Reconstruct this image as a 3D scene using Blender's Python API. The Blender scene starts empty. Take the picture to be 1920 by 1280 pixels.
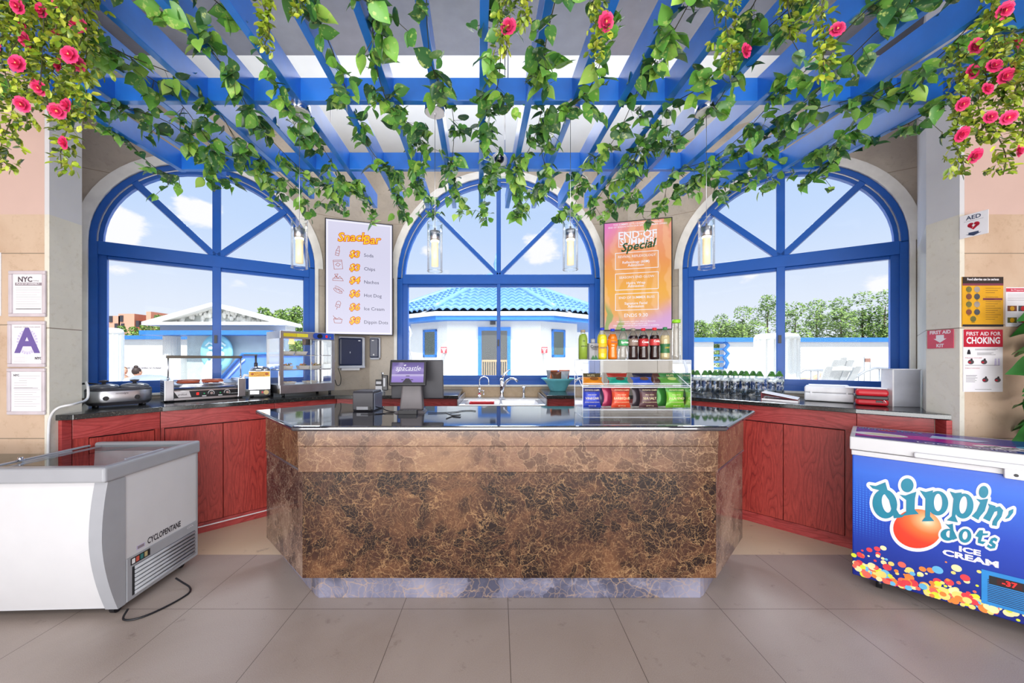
import bpy, bmesh, math, random
from mathutils import Matrix, Vector, Euler
R = random.Random(7)
PI = math.pi
SC = bpy.context.scene
COL = SC.collection
EYE, F, CX, CY = 1.44, 700.0, 935.0, 673.0
# ---------------- camera ----------------
cd = bpy.data.cameras.new('camera'); cam = bpy.data.objects.new('camera', cd); COL.objects.link(cam)
cam.location = (0, 0, EYE); cam.rotation_euler = (PI/2, 0, 0)
cd.sensor_width = 36; cd.lens = F/1920*36; cd.shift_x = (960-CX)/1920; cd.shift_y = (CY-640)/1920
cd.clip_start = .05; cd.clip_end = 400
SC.camera = cam
SC.view_settings.view_transform = 'Standard'; SC.view_settings.look = 'None'
SC.view_settings.exposure = 0.0; SC.view_settings.gamma = 1; SC.view_settings.use_curve_mapping = False
def hexc(h):
    h = h.lstrip('#'); c = [int(h[i:i+2], 16)/255 for i in (0, 2, 4)]
    return tuple((x/12.92 if x <= .04045 else ((x+.055)/1.055)**2.4) for x in c)+(1,)
# ---------------- node helpers ----------------
class N:
    def __init__(s, nt): s.nt = nt
    def n(s, t, **k):
        o = s.nt.nodes.new(t)
        for a, b in k.items():
            if a.startswith('i_'):
                key = a[2:]; key = int(key) if key.isdigit() else key.replace('_', ' ')
                s.set(o, key, b)
            else: setattr(o, a, b)
        return o
    def set(s, o, key, v):
        if isinstance(v, bpy.types.NodeSocket): s.nt.links.new(v, o.inputs[key])
        elif isinstance(v, bpy.types.Node): s.nt.links.new(v.outputs[0], o.inputs[key])
        else: o.inputs[key].default_value = v
    def math(s, op, a, b=0.0, clamp=False):
        o = s.nt.nodes.new('ShaderNodeMath'); o.operation = op; o.use_clamp = clamp
        s.set(o, 0, a); s.set(o, 1, b); return o.outputs[0]
    def mix(s, f, a, b, bt='MIX'):
        o = s.nt.nodes.new('ShaderNodeMix'); o.data_type = 'RGBA'; o.blend_type = bt
        s.set(o, 0, f); s.set(o, 6, a); s.set(o, 7, b); return o.outputs[2]
    def ramp(s, f, stops, interp='LINEAR'):
        o = s.nt.nodes.new('ShaderNodeValToRGB'); o.color_ramp.interpolation = interp
        e = o.color_ramp.elements
        while len(e) < len(stops): e.new(.5)
        for q, (p, c) in zip(e, stops):
            q.position = p; q.color = c if isinstance(c, tuple) else hexc(c)
        s.set(o, 0, f); return o.outputs[0]
    def noise(s, v, sc, det=3, rough=.5, dist=0.0):
        o = s.n('ShaderNodeTexNoise', i_Scale=sc, i_Detail=det, i_Roughness=rough, i_Distortion=dist)
        if v is not None: s.set(o, 'Vector', v)
        return o.outputs[0]
    def maprange(s, v, a, b, c=0.0, d=1.0, sm=True):
        o = s.nt.nodes.new('ShaderNodeMapRange'); o.interpolation_type = 'SMOOTHSTEP' if sm else 'LINEAR'
        s.set(o, 0, v); s.set(o, 1, a); s.set(o, 2, b); s.set(o, 3, c); s.set(o, 4, d); return o.outputs[0]
# ---------------- world sky with clouds ----------------
w = bpy.data.worlds.new('sky'); SC.world = w; w.use_nodes = True
nt = w.node_tree; nt.nodes.clear(); q = N(nt)
tc = q.n('ShaderNodeTexCoord'); gen = tc.outputs['Generated']
sep = q.n('ShaderNodeSeparateXYZ', i_0=gen)
elev = sep.outputs[2]
skyc = q.ramp(elev, [(0.0, '#eef3fb'), (.12, '#e2ebfa'), (.3, '#c4dafa'), (.6, '#a8caf8'), (1, '#90b8f0')])
mp = q.n('ShaderNodeMapping', i_Vector=gen); mp.inputs['Scale'].default_value = (1, 1, 1.9)
cn = q.noise(mp.outputs[0], 5.5, 7, .58)
blob = None
for (px, py, r, k) in [(205, 425, .10, .34), (372, 395, .10, .30), (455, 525, .06, .22), (1010, 480, .12, .27), (228, 518, .06, .2), (800, 470, .05, .2), (1400, 520, .06, .2), (1640, 545, .05, .16), (262, 560, .05, .15), (680, 420, .1, .2)]:
    v = Vector(((px-CX)/F, 1, (CY-py)/F)).normalized()
    d = q.n('ShaderNodeVectorMath', operation='SUBTRACT', i_0=gen, i_1=tuple(v))
    d2 = q.n('ShaderNodeVectorMath', operation='MULTIPLY', i_0=d.outputs[0], i_1=(1, 1, 1.5))
    ln = q.n('ShaderNodeVectorMath', operation='LENGTH', i_0=d2.outputs[0])
    g = q.maprange(ln.outputs['Value'], 0.0, r, k, 0.0)
    blob = g if blob is None else q.math('MAXIMUM', blob, g)
cl = q.maprange(q.math('ADD', cn, blob), .66, .76)
skyc = q.mix(cl, skyc, hexc('#fbfbff'))
hz = q.maprange(elev, -.02, 0.0)
skyc = q.mix(hz, hexc('#b9b6ae'), skyc)
bg = q.n('ShaderNodeBackground', i_Color=skyc, i_Strength=1.04)
out = q.n('ShaderNodeOutputWorld', i_Surface=bg)
# ---------------- lights ----------------
def light(kind, name, loc, rot, energy, color=(1, 1, 1), size=None):
    d = bpy.data.lights.new(name, kind); o = bpy.data.objects.new(name, d); COL.objects.link(o)
    o.location = loc; o.rotation_euler = rot; d.energy = energy; d.color = color
    if kind == 'AREA': d.shape = 'RECTANGLE'; d.size, d.size_y = size
    return o
s = light('SUN', 'sun', (0, -5, 12), (math.radians(33), 0, math.radians(12)), 6.5, (1, .96, .9)); s.data.angle = .01
# unseen fill lamps, added behind and above the viewer to brighten the room
light('AREA', 'hall_fill_light', (0, -3.4, 1.5), (math.radians(103), 0, 0), 360, (1, .97, .94), (8, 2.6))
light('AREA', 'low_fill_light', (0, -2.4, .35), (math.radians(128), 0, 0), 105, (.93, .96, 1), (7, .6))  # added low fill, lightens slat undersides and leaves
light('AREA', 'overhead_fill_light', (0, -.9, 3.7), (math.radians(25), 0, 0), 120, (1, .95, .9), (6, 2.0))
light('AREA', 'added_uplight', (0, 3.3, 3.2), (PI, 0, 0), 26, (1, .99, .97), (4.4, 1.3))  # unseen lamp added above the slats to brighten the ceiling
for x_, y_, rz_, e_ in ((-4.7, 6.5, .66, 520), (0, 7.7, 0, 380), (4.7, 6.5, -.66, 520)): light('AREA', 'added_daylight_lamp', (x_, y_, 5.9), (math.radians(-50), 0, rz_), e_, (.84, .92, 1), (2.6, 1.2))  # unseen lamps added outside to strengthen light through the windows
light('AREA', 'bay_fill_light', (0, 3.6, 3.86), (0, 0, 0), 20, (1, .98, .95), (3.0, .8))  # unseen fill lamp added under the bay ceiling
# ---------------- mesh builder ----------------
def xf(loc=(0, 0, 0), rz=0, rx=0, ry=0): return Matrix.Translation(loc) @ Matrix.Rotation(rz, 4, 'Z') @ Matrix.Rotation(ry, 4, 'Y') @ Matrix.Rotation(rx, 4, 'X')
FACE = Matrix.Rotation(PI/2, 4, 'X')      # plane u->x, v->z, normal -> -y
class MB:
    def __init__(s, m=None, M=None): s.v = []; s.f = []; s.mi = []; s.sm = []; s.mats = []; s.M = M or Matrix(); s.m = m
    def mat(s, m):
        m = m or s.m
        if m not in s.mats: s.mats.append(m)
        return s.mats.index(m)
    def add(s, vs, fs, m=None, smooth=False, M=None):
        b = len(s.v); T = s.M if M is None else s.M @ M
        s.v += [T @ Vector(p) for p in vs]; k = s.mat(m)
        for f in fs: s.f.append([b+i for i in f]); s.mi.append(k); s.sm.append(smooth)
        return s
    def box(s, x0, x1, y0, y1, z0, z1, m=None, M=None):
        vs = [(x, y, z) for z in (z0, z1) for y in (y0, y1) for x in (x0, x1)]
        return s.add(vs, [(0, 2, 3, 1), (4, 5, 7, 6), (0, 1, 5, 4), (2, 6, 7, 3), (0, 4, 6, 2), (1, 3, 7, 5)], m, False, M)
    def prism(s, poly, z0, z1, m=None, M=None, smooth=False, top=None):
        n = len(poly); P2 = top or poly
        a = sum(poly[i][0]*poly[(i+1) % n][1]-poly[(i+1) % n][0]*poly[i][1] for i in range(n))
        if a < 0: poly = poly[::-1]; P2 = P2[::-1]
        vs = [(p[0], p[1], z0) for p in poly]+[(p[0], p[1], z1) for p in P2]
        fs = [tuple(range(n))[::-1], tuple(range(n, 2*n))]
        s.add(vs, fs, m, False, M)
        b = len(s.v)-2*n; k = s.mat(m)
        for i in range(n):
            j = (i+1) % n; s.f.append([b+i, b+j, b+n+j, b+n+i]); s.mi.append(k); s.sm.append(smooth)
        return s
    def cyl(s, p0, p1, r0, r1=None, n=16, m=None, caps=True, M=None, smooth=True):
        r1 = r0 if r1 is None else r1; p0 = Vector(p0); p1 = Vector(p1); d = (p1-p0).normalized()
        a = d.orthogonal().normalized(); b = d.cross(a)
        vs = []
        for p, r in ((p0, r0), (p1, r1)):
            for i in range(n):
                t = 2*PI*i/n; vs.append(p+(a*math.cos(t)+b*math.sin(t))*r)
        fs = [(i, (i+1) % n, n+(i+1) % n, n+i) for i in range(n)]
        s.add(vs, fs, m, smooth, M)
        if caps:
            bb = len(s.v)-2*n; k = s.mat(m)
            s.f += [list(range(bb, bb+n))[::-1], list(range(bb+n, bb+2*n))]; s.mi += [k, k]; s.sm += [False, False]
        return s
    def tube(s, pts, r, n=8, m=None, M=None, rs=None):
        pts = [Vector(p) for p in pts]; vs = []; L = len(pts); up = None
        for i, p in enumerate(pts):
            d = (pts[min(i+1, L-1)]-pts[max(i-1, 0)])
            d = d.normalized() if d.length > 1e-9 else Vector((0, 0, 1))
            if up is None: up = d.orthogonal().normalized()
            a = (up-d*up.dot(d)); a = a.normalized() if a.length > 1e-6 else d.orthogonal().normalized()
            up = a; b = d.cross(a); rr = rs[i] if rs else r
            for j in range(n):
                t = 2*PI*j/n; vs.append(p+(a*math.cos(t)+b*math.sin(t))*rr)
        fs = [(i*n+j, i*n+(j+1) % n, (i+1)*n+(j+1) % n, (i+1)*n+j) for i in range(L-1) for j in range(n)]
        fs += [tuple(range(n))[::-1], tuple(range((L-1)*n, L*n))]
        return s.add(vs, fs, m, True, M)
    def lathe(s, prof, n=24, m=None, M=None, smooth=True, sx=1, sy=1):
        vs = []; L = len(prof)
        for r, z in prof:
            for j in range(n):
                t = 2*PI*j/n; vs.append((r*math.cos(t)*sx, r*math.sin(t)*sy, z))
        fs = [(i*n+j, i*n+(j+1) % n, (i+1)*n+(j+1) % n, (i+1)*n+j) for i in range(L-1) for j in range(n)]
        if prof[0][0] > 1e-5: fs.append(tuple(range(n))[::-1])
        if prof[-1][0] > 1e-5: fs.append(tuple(range((L-1)*n, L*n)))
        return s.add(vs, fs, m, smooth, M)
    def ball(s, c, r, m=None, n=12, sc=(1, 1, 1), M=None):
        pr = [(r*math.sin(PI*i/(n//2+2))+1e-6, -r*math.cos(PI*i/(n//2+2))) for i in range(n//2+3)]
        MM = Matrix.Translation(c) @ Matrix.Diagonal((sc[0], sc[1], sc[2], 1))
        return s.lathe(pr, n, m, (M @ MM) if M is not None else MM)
    # flat drawing in the local uv plane, k = height of the layer
    def rect(s, u0, v0, u1, v1, k=0, m=None): return s.add([(u0, v0, k), (u1, v0, k), (u1, v1, k), (u0, v1, k)], [(0, 1, 2, 3)], m)
    def poly(s, pts, k=0, m=None):
        n = len(pts); a = sum(pts[i][0]*pts[(i+1) % n][1]-pts[(i+1) % n][0]*pts[i][1] for i in range(n))
        if a < 0: pts = pts[::-1]
        return s.add([(p[0], p[1], k) for p in pts], [tuple(range(n))], m)
    def disc(s, u, v, r, k=0, m=None, ry=None, n=20, rot=0):
        ry = r if ry is None else ry; c, d = math.cos(rot), math.sin(rot)
        return s.poly([(u+r*math.cos(t)*c-ry*math.sin(t)*d, v+r*math.cos(t)*d+ry*math.sin(t)*c) for t in [2*PI*i/n for i in range(n)]], k, m)
    def line(s, pts, wd, k=0, m=None, close=False, rnd=False):
        if close: pts = list(pts)+[pts[0]]
        for a, b in zip(pts, pts[1:]):
            dx, dy = b[0]-a[0], b[1]-a[1]; L = math.hypot(dx, dy)
            if L < 1e-9: continue
            ex, ey = dx/L*wd/2, dy/L*wd/2; nx, ny = -ey, ex
            if rnd: ex = ey = 0
            s.add([(a[0]-ex-nx, a[1]-ey-ny, k), (b[0]+ex-nx, b[1]+ey-ny, k), (b[0]+ex+nx, b[1]+ey+ny, k), (a[0]-ex+nx, a[1]-ey+ny, k)], [(0, 1, 2, 3)], m)
        if rnd:
            for p in pts: s.disc(p[0], p[1], wd/2, k, m, n=12)
        return s
    def text(s, t, u, v, size, k=0, m=None, bold=0, shear=0, al='C', sx=1, rot=0, res=2):
        vs, fs = glyphs(t, bold, shear, al, res)
        c, d = math.cos(rot), math.sin(rot)
        return s.add([(u+(x*c*sx-y*d)*size, v+(x*sx*d+y*c)*size, k) for x, y in vs], fs, m)
    def build(s, name, parent=None, bev=0, world=False, seg=2, solid=0, sub=0, label=None):
        me = bpy.data.meshes.new(name)
        vs = s.v
        if world and parent is not None:
            inv = wm(parent).inverted(); vs = [inv @ v for v in vs]
        me.from_pydata([tuple(v) for v in vs], [], s.f)
        for m in s.mats: me.materials.append(m)
        me.polygons.foreach_set('material_index', s.mi); me.polygons.foreach_set('use_smooth', s.sm)
        me.update()
        o = bpy.data.objects.new(name, me); COL.objects.link(o)
        if parent is not None: o.parent = parent
        if solid:
            q = o.modifiers.new('solid', 'SOLIDIFY'); q.thickness = solid; q.offset = 0
        if sub:
            q = o.modifiers.new('sub', 'SUBSURF'); q.levels = q.render_levels = sub
        if bev:
            q = o.modifiers.new('bevel', 'BEVEL'); q.width = bev; q.segments = seg; q.limit_method = 'ANGLE'; q.angle_limit = .7
            q.harden_normals = False
        if label: o['label'] = label
        return o
def wm(o):
    m = Matrix.LocRotScale(o.location, o.rotation_euler, o.scale)
    return (wm(o.parent) @ m) if o.parent else m
_g = {}
def glyphs(t, bold, shear, al, res):
    key = (t, bold, shear, al, res)
    if key not in _g:
        c = bpy.data.curves.new('t', 'FONT'); c.body = t; c.size = 1; c.offset = bold; c.shear = shear
        c.align_x = {'C': 'CENTER', 'L': 'LEFT', 'R': 'RIGHT'}[al]; c.align_y = 'CENTER'; c.resolution_u = res; c.fill_mode = 'BOTH'
        o = bpy.data.objects.new('t', c); COL.objects.link(o)
        dg = bpy.context.evaluated_depsgraph_get(); ev = o.evaluated_get(dg); me = ev.to_mesh()
        _g[key] = ([(v.co.x, v.co.y) for v in me.vertices], [tuple(p.vertices) if p.normal.z > 0 else tuple(p.vertices)[::-1] for p in me.polygons])
        ev.to_mesh_clear(); bpy.data.objects.remove(o); bpy.data.curves.remove(c)
    return _g[key]
def tag(o, label=None, cat=None, group=None, kind=None):
    if label: o['label'] = label
    if cat: o['category'] = cat
    if group: o['group'] = group
    if kind: o['kind'] = kind
    return o
def thing(name, label, cat, loc=(0, 0, 0), rz=0, group=None):
    o = bpy.data.objects.new(name, None); COL.objects.link(o); o.empty_display_size = .05
    o.location = loc; o.rotation_euler = (0, 0, rz)
    return tag(o, label, cat, group)
def struct(o): o['kind'] = 'structure'; return o
def dup(o, loc=None, rz=None, label=None, group=None, parent=None):
    c = o.copy(); COL.objects.link(c)
    if parent is not None: c.parent = parent
    if loc is not None: c.location = loc
    if rz is not None: c.rotation_euler = (0, 0, rz)
    if label: c['label'] = label
    if group: c['group'] = group
    for ch in [x for x in bpy.data.objects if x.parent == o]: dup(ch, parent=c)
    return c
def at(px, py, Y): return Vector(((px-CX)*Y/F, Y, EYE-(py-CY)*Y/F))
def onz(px, py, z):
    Y = (EYE-z)*F/(py-CY); return Vector(((px-CX)*Y/F, Y, z))
def onwall(px, a, b):      # where the sight line of column px meets plan line a-b
    k = (px-CX)/F; dx, dy = b[0]-a[0], b[1]-a[1]
    t = (k*a[1]-a[0])/(dx-k*dy); return Vector((a[0]+dx*t, a[1]+dy*t))
# ---------------- materials ----------------
_m = {}
def mat(name, col, rough=.5, metal=0.0, spec=.5, var=.06, bump=0, emis=None, es=1.0, trans=0, ior=1.45, coat=0, alpha=None):
    if name in _m: return _m[name]
    m = bpy.data.materials.new(name); m.use_nodes = True; nt = m.node_tree; b = nt.nodes['Principled BSDF']; q = N(nt)
    c = hexc(col) if isinstance(col, str) else col
    if var:
        t = q.n('ShaderNodeTexCoord'); nz = q.noise(t.outputs['Object'], 9, 3)
        d = tuple(x*(1-var*2) for x in c[:3])+(1,); l = tuple(min(1, x*(1+var)) for x in c[:3])+(1,)
        nt.links.new(q.ramp(nz, [(.3, d), (.7, l)]), b.inputs['Base Color'])
    else: b.inputs['Base Color'].default_value = c
    b.inputs['Roughness'].default_value = rough; b.inputs['Metallic'].default_value = metal
    b.inputs['Specular IOR Level'].default_value = spec; b.inputs['IOR'].default_value = ior
    b.inputs['Transmission Weight'].default_value = trans; b.inputs['Coat Weight'].default_value = coat
    if emis: b.inputs['Emission Color'].default_value = hexc(emis); b.inputs['Emission Strength'].default_value = es
    if bump:
        t = q.n('ShaderNodeTexCoord'); nz = q.noise(t.outputs['Object'], 60, 4)
        bp = q.n('ShaderNodeBump', i_Height=nz, i_Strength=bump); bp.inputs['Distance'].default_value = .01
        nt.links.new(bp.outputs[0], b.inputs['Normal'])
    _m[name] = m; return m
def newmat(name):
    m = bpy.data.materials.new(name); m.use_nodes = True; nt = m.node_tree; q = N(nt)
    _m[name] = m; return m, q, nt.nodes['Principled BSDF']
def thin_glass(name, tint, refl=.07, rough=0.0, fk=.9):
    m = bpy.data.materials.new(name); m.use_nodes = True; nt = m.node_tree; nt.nodes.clear(); q = N(nt)
    tr = q.n('ShaderNodeBsdfTransparent', i_Color=hexc(tint)); gl = q.n('ShaderNodeBsdfGlossy', i_Roughness=rough)
    gl.inputs['Color'].default_value = (1, 1, 1, 1)
    lw = q.n('ShaderNodeLayerWeight', i_Blend=.25)
    f = q.math('ADD', q.math('MULTIPLY', lw.outputs['Fresnel'], fk), refl, True)
    mx = q.n('ShaderNodeMixShader', i_0=f, i_1=tr, i_2=gl); q.n('ShaderNodeOutputMaterial', i_Surface=mx)
    _m[name] = m; return m
G_WIN = thin_glass('window_glass', '#fdfeff', .0, fk=.22)
G_CLEAR = thin_glass('clear_glass', '#fdffff', .03, fk=.7)
G_ACR = thin_glass('acrylic', '#fbfdff', .03, fk=.7)
M_BLUE = mat('blue_frame_paint', '#0f55ad', .38, var=.03)
M_PERG = mat('blue_pergola_paint', '#2a80e4', .3, var=.05, spec=.9)
M_WHITE = mat('white_paint', '#e9e9ec', .5)
M_SIGNW = mat('white_sheet', '#e8e6ea', .45, var=.02)
M_BLACK = mat('black_plastic', '#17171c', .35)
M_DARK = mat('dark_grey_plastic', '#3a393f', .4)
M_STEEL = mat('brushed_steel', '#c3c4c9', .28, 1.0)
M_CHROME = mat('chrome', '#e2e4ea', .07, 1.0, var=0)
M_GREY = mat('grey_plastic', '#9c9ea4', .4)
M_RED = mat('red_plastic', '#c9202e', .35)
M_INK = mat('black_ink', '#26242c', .6, var=0)
M_PINKWALL = mat('pink_wall_paint', '#cdb0a5', .7, var=.01)
M_CEILW = mat('white_ceiling_paint', '#dfe0de', .7, var=.01)
M_STONEW = mat('white_stone_trim', '#e6e3dc', .5, var=.05)
# stone cladding
def stone(name, a, b, vein, sc=3.0, joints=None, rough=.32):
    m, q, bs = newmat(name); t = q.n('ShaderNodeTexCoord'); P = t.outputs['Object']
    n1 = q.noise(P, sc, 6, .6, .6); n2 = q.noise(P, sc*9, 5, .7)
    c = q.ramp(n1, [(.35, a), (.62, b)]); c = q.mix(q.maprange(n2, .52, .72, 0, .45), c, hexc(vein))
    if joints:      # (horizontal heights list)
        sp = q.n('ShaderNodeSeparateXYZ', i_0=P); j = None
        for z in joints:
            d = q.math('ABSOLUTE', q.math('SUBTRACT', sp.outputs[2], z)); e = q.math('LESS_THAN', d, .003)
            j = e if j is None else q.math('MAXIMUM', j, e)
        c = q.mix(j, c, hexc('#8d7f6d'))
    q.set(bs, 'Base Color', c); bs.inputs['Roughness'].default_value = rough
    return m
M_TAN = stone('tan_limestone', '#c0a58c', '#ccb49c', '#a98c70', 2.2, [.35, .93, 1.66, 2.12])
M_PIER = stone('cream_limestone', '#d3cfc2', '#dedacc', '#c2b9a4', 3, [1.64])
M_BAY = stone('bay_wall_stone', '#a89c8e', '#b8ac9c', '#97897a', 3, [2.28, 3.10])
M_SPLASH = stone('splashback_stone', '#b99c79', '#c9ae8b', '#8f7658', 4)
def emperador(name, dark, mid, lite, vein, sc=1.0, rough=.13, rot=0):
    m, q, bs = newmat(name); t = q.n('ShaderNodeTexCoord'); mp = q.n('ShaderNodeMapping', i_Vector=t.outputs['Object'])
    mp.inputs['Rotation'].default_value = (0, rot, 0)
    P = mp.outputs[0]
    nz = q.n('ShaderNodeTexNoise', i_Vector=P, i_Scale=3.5*sc, i_Detail=5, i_Roughness=.6)
    off = q.n('ShaderNodeVectorMath', operation='SCALE', i_0=nz.outputs['Color']); off.inputs['Scale'].default_value = .30
    D = q.n('ShaderNodeVectorMath', operation='ADD', i_0=P, i_1=off.outputs[0]).outputs[0]
    e = []
    for s_, wd in ((13*sc, .034), (34*sc, .06), (4.5*sc, .010)):
        v = q.n('ShaderNodeTexVoronoi', feature='DISTANCE_TO_EDGE', i_Vector=D, i_Scale=s_); e.append(q.maprange(v.outputs[0], 0, wd, 1, 0))
    vc = q.n('ShaderNodeTexVoronoi', feature='F1', i_Vector=D, i_Scale=13*sc)
    cell = q.n('ShaderNodeSeparateColor', i_0=vc.outputs['Color'])
    big = q.noise(P, 2.6*sc, 6, .62, .8); fine = q.noise(D, 26*sc, 6, .7)
    c = q.ramp(big, [(.36, dark), (.5, mid), (.66, lite)])
    c = q.mix(q.maprange(fine, .5, .68, 0, .75), c, hexc(lite))
    c = q.mix(q.math('MULTIPLY', q.maprange(cell.outputs[0], .62, .7, 0, .85), q.maprange(big, .62, .5, 0, 1)), c, hexc(dark))
    msk = q.maprange(q.noise(P, 4*sc, 4), .40, .56)
    c = q.mix(q.math('MULTIPLY', q.math('MULTIPLY', e[0], .52), msk), c, hexc(vein))
    c = q.mix(q.math('MULTIPLY', e[1], .34), c, hexc(vein)); c = q.mix(q.math('MULTIPLY', q.math('MULTIPLY', e[2], .6), q.maprange(q.noise(P, 2*sc, 3), .5, .6)), c, hexc(vein))
    q.set(bs, 'Base Color', c); bs.inputs['Roughness'].default_value = rough
    return m
M_EMP = emperador('dark_brown_marble', '#1c0e0b', '#3f261b', '#67452e', '#b08a60')
M_EMPL = emperador('light_brown_marble', '#553a2a', '#765440', '#8c6a4e', '#ad8d6c', .8)
M_EMPS = emperador('side_brown_marble', '#3c2a28', '#6a5044', '#8d7464', '#b59a86', .9, .1)
M_GREYM = emperador('grey_veined_marble', '#464657', '#6c6c80', '#8d8b9c', '#b89a78', .55, .2)
def wood(name, dark, mid, lite, vertical=True, sc=1.0):
    m, q, bs = newmat(name); t = q.n('ShaderNodeTexCoord'); mp = q.n('ShaderNodeMapping', i_Vector=t.outputs['Object'])
    mp.inputs['Scale'].default_value = (1, 1, .12) if vertical else (.12, .12, 1)
    P = mp.outputs[0]; n0 = q.noise(P, 2.2*sc, 2, .5)
    wv = q.n('ShaderNodeTexNoise', i_Vector=P, i_Scale=5*sc, i_Detail=1)
    bands = q.math('FRACT', q.math('MULTIPLY', wv.outputs[0], 16))
    fine = q.noise(P, 90*sc, 4, .7)
    c = q.ramp(bands, [(0, dark), (.18, mid), (.7, lite), (1, mid)])
    c = q.mix(q.maprange(fine, .42, .62, 0, .5), c, hexc(dark)); c = q.mix(q.maprange(n0, .3, .7, 0, .35), c, hexc(lite))
    q.set(bs, 'Base Color', c); bs.inputs['Roughness'].default_value = .38
    return m
M_WOODV = wood('red_oak_upright_grain', '#701a1a', '#a2322c', '#b8443a', sc=1.9)
M_WOODH = wood('red_oak_level_grain', '#7a2527', '#a83634', '#b84a48', False, sc=1.9)
def granite(name, base, sp1, sp2, rough=.05, sc=160, ior=2.3):
    m, q, bs = newmat(name); t = q.n('ShaderNodeTexCoord'); P = t.outputs['Object']
    n1 = q.noise(P, sc, 3, .8); n2 = q.noise(P, sc*.45, 3, .7)
    c = q.mix(q.maprange(n1, .55, .68, 0, 1), hexc(base), hexc(sp1)); c = q.mix(q.maprange(n2, .58, .7, 0, .8), c, hexc(sp2))
    q.set(bs, 'Base Color', c); bs.inputs['Roughness'].default_value = rough; bs.inputs['IOR'].default_value = ior
    return m
M_GRAN = granite('polished_dark_granite', '#25242c', '#4c4a56', '#6a645f')
M_GRANB = granite('dark_counter_granite', '#232525', '#4a4d4b', '#646059', .16, ior=1.65)
# ================= THE ROOM =================
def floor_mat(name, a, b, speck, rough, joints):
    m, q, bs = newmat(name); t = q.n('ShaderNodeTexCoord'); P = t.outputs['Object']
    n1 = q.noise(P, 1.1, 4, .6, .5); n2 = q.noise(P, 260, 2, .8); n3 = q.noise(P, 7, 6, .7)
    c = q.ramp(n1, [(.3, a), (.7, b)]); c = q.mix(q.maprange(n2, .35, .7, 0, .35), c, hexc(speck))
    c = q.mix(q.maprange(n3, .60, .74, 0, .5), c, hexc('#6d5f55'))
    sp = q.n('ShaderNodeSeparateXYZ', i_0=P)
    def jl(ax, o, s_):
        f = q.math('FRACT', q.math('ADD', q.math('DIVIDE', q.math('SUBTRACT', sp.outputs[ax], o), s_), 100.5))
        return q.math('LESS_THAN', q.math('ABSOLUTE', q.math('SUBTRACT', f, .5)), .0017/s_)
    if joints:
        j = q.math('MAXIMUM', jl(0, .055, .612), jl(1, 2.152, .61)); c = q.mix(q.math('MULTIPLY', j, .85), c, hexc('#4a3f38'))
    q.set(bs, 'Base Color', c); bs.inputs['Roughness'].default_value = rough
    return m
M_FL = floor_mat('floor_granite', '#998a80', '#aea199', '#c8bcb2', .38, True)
M_FLM = floor_mat('floor_marble', '#d4c0a2', '#e0cfb4', '#bfa684', .3, False)
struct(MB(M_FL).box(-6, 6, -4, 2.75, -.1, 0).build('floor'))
struct(MB(M_FLM).prism([(-4.2, 2.75), (4.2, 2.75), (4.2, 3.4), (1.9, 4.9), (-1.9, 4.9), (-4.2, 3.4)], -.1, 0).build('floor'))
M_CEILG = mat('grey_ceiling_panel', '#6c6d76', .22, var=.05)
struct(MB(M_CEILG).box(-6, 6, -4, 3.05, 3.92, 4.05).build('ceiling'))
struct(MB(M_CEILW).box(-4.5, 4.5, 3.05, 5.0, 3.92, 4.05).build('ceiling'))
struct(MB(M_CEILW).box(-7, 7, 4.9, 5.1, 3.93, 5.95).build('wall_back'))  # unseen upper wall, added and sized to shade the near terrace
W0, W1 = Vector((-3.62, 3.226)), Vector((-1.59, 4.594))
V0, V1 = Vector((1.59, 4.594)), Vector((3.62, 3.226))
M_PGREY = mat('light_grey_wall_paint', '#cfcfd2', .6, var=.01)
def sidewall(name, sg):
    mb = MB(); X = 2.89 if sg < 0 else 2.965
    def wseg(a, b, m0, m1, zz=2.37):
        nx, ny = (b[1]-a[1])*sg, -(b[0]-a[0])*sg; L = math.hypot(nx, ny); nx, ny = nx/L*.12, ny/L*.12
        for z0, z1, m in ((0, zz, m0), (zz, 3.92, m1)):
            p = [a, b, (b[0]-nx, b[1]-ny), (a[0]-nx, a[1]-ny)]; mb.prism(p, z0, z1, m)
    s_ = sg
    X2 = X+.03; mb.box(min(s_*6, s_*X2), max(s_*6, s_*X2), 2.4, 2.52, 0, 2.37, M_TAN); mb.box(min(s_*6, s_*X2), max(s_*6, s_*X2), 2.4, 2.52, 2.37, 3.92, M_PINKWALL)
    for z0, z1, m in ((0, 2.37, M_PIER), (2.37, 3.92, M_PGREY)):
        mb.prism([(s_*X, 2.401), (s_*(X+.012), 2.6), (s_*(W1.x*-1+2.06), 3.26), (s_*3.78, 3.26), (s_*3.1, 2.53), (s_*(X+.03), 2.53), (s_*(X+.03), 2.4005)], z0, z1, m)
    struct(mb.build(name))
    struct(MB(M_PINKWALL).box(min(s_*6, s_*6.1), max(s_*6, s_*6.1), -4, 2.52, 0, 3.92).build(name))
sidewall('wall_left', -1); sidewall('wall_right', 1)
def wallframe(a, b):      # matrix: local x along a->b, local y outward(away from the viewer), z up
    d = (b-a).normalized(); ang = math.atan2(d.y, d.x); return Matrix.Translation((a.x, a.y, 0)) @ Matrix.Rotation(ang, 4, 'Z')
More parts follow.
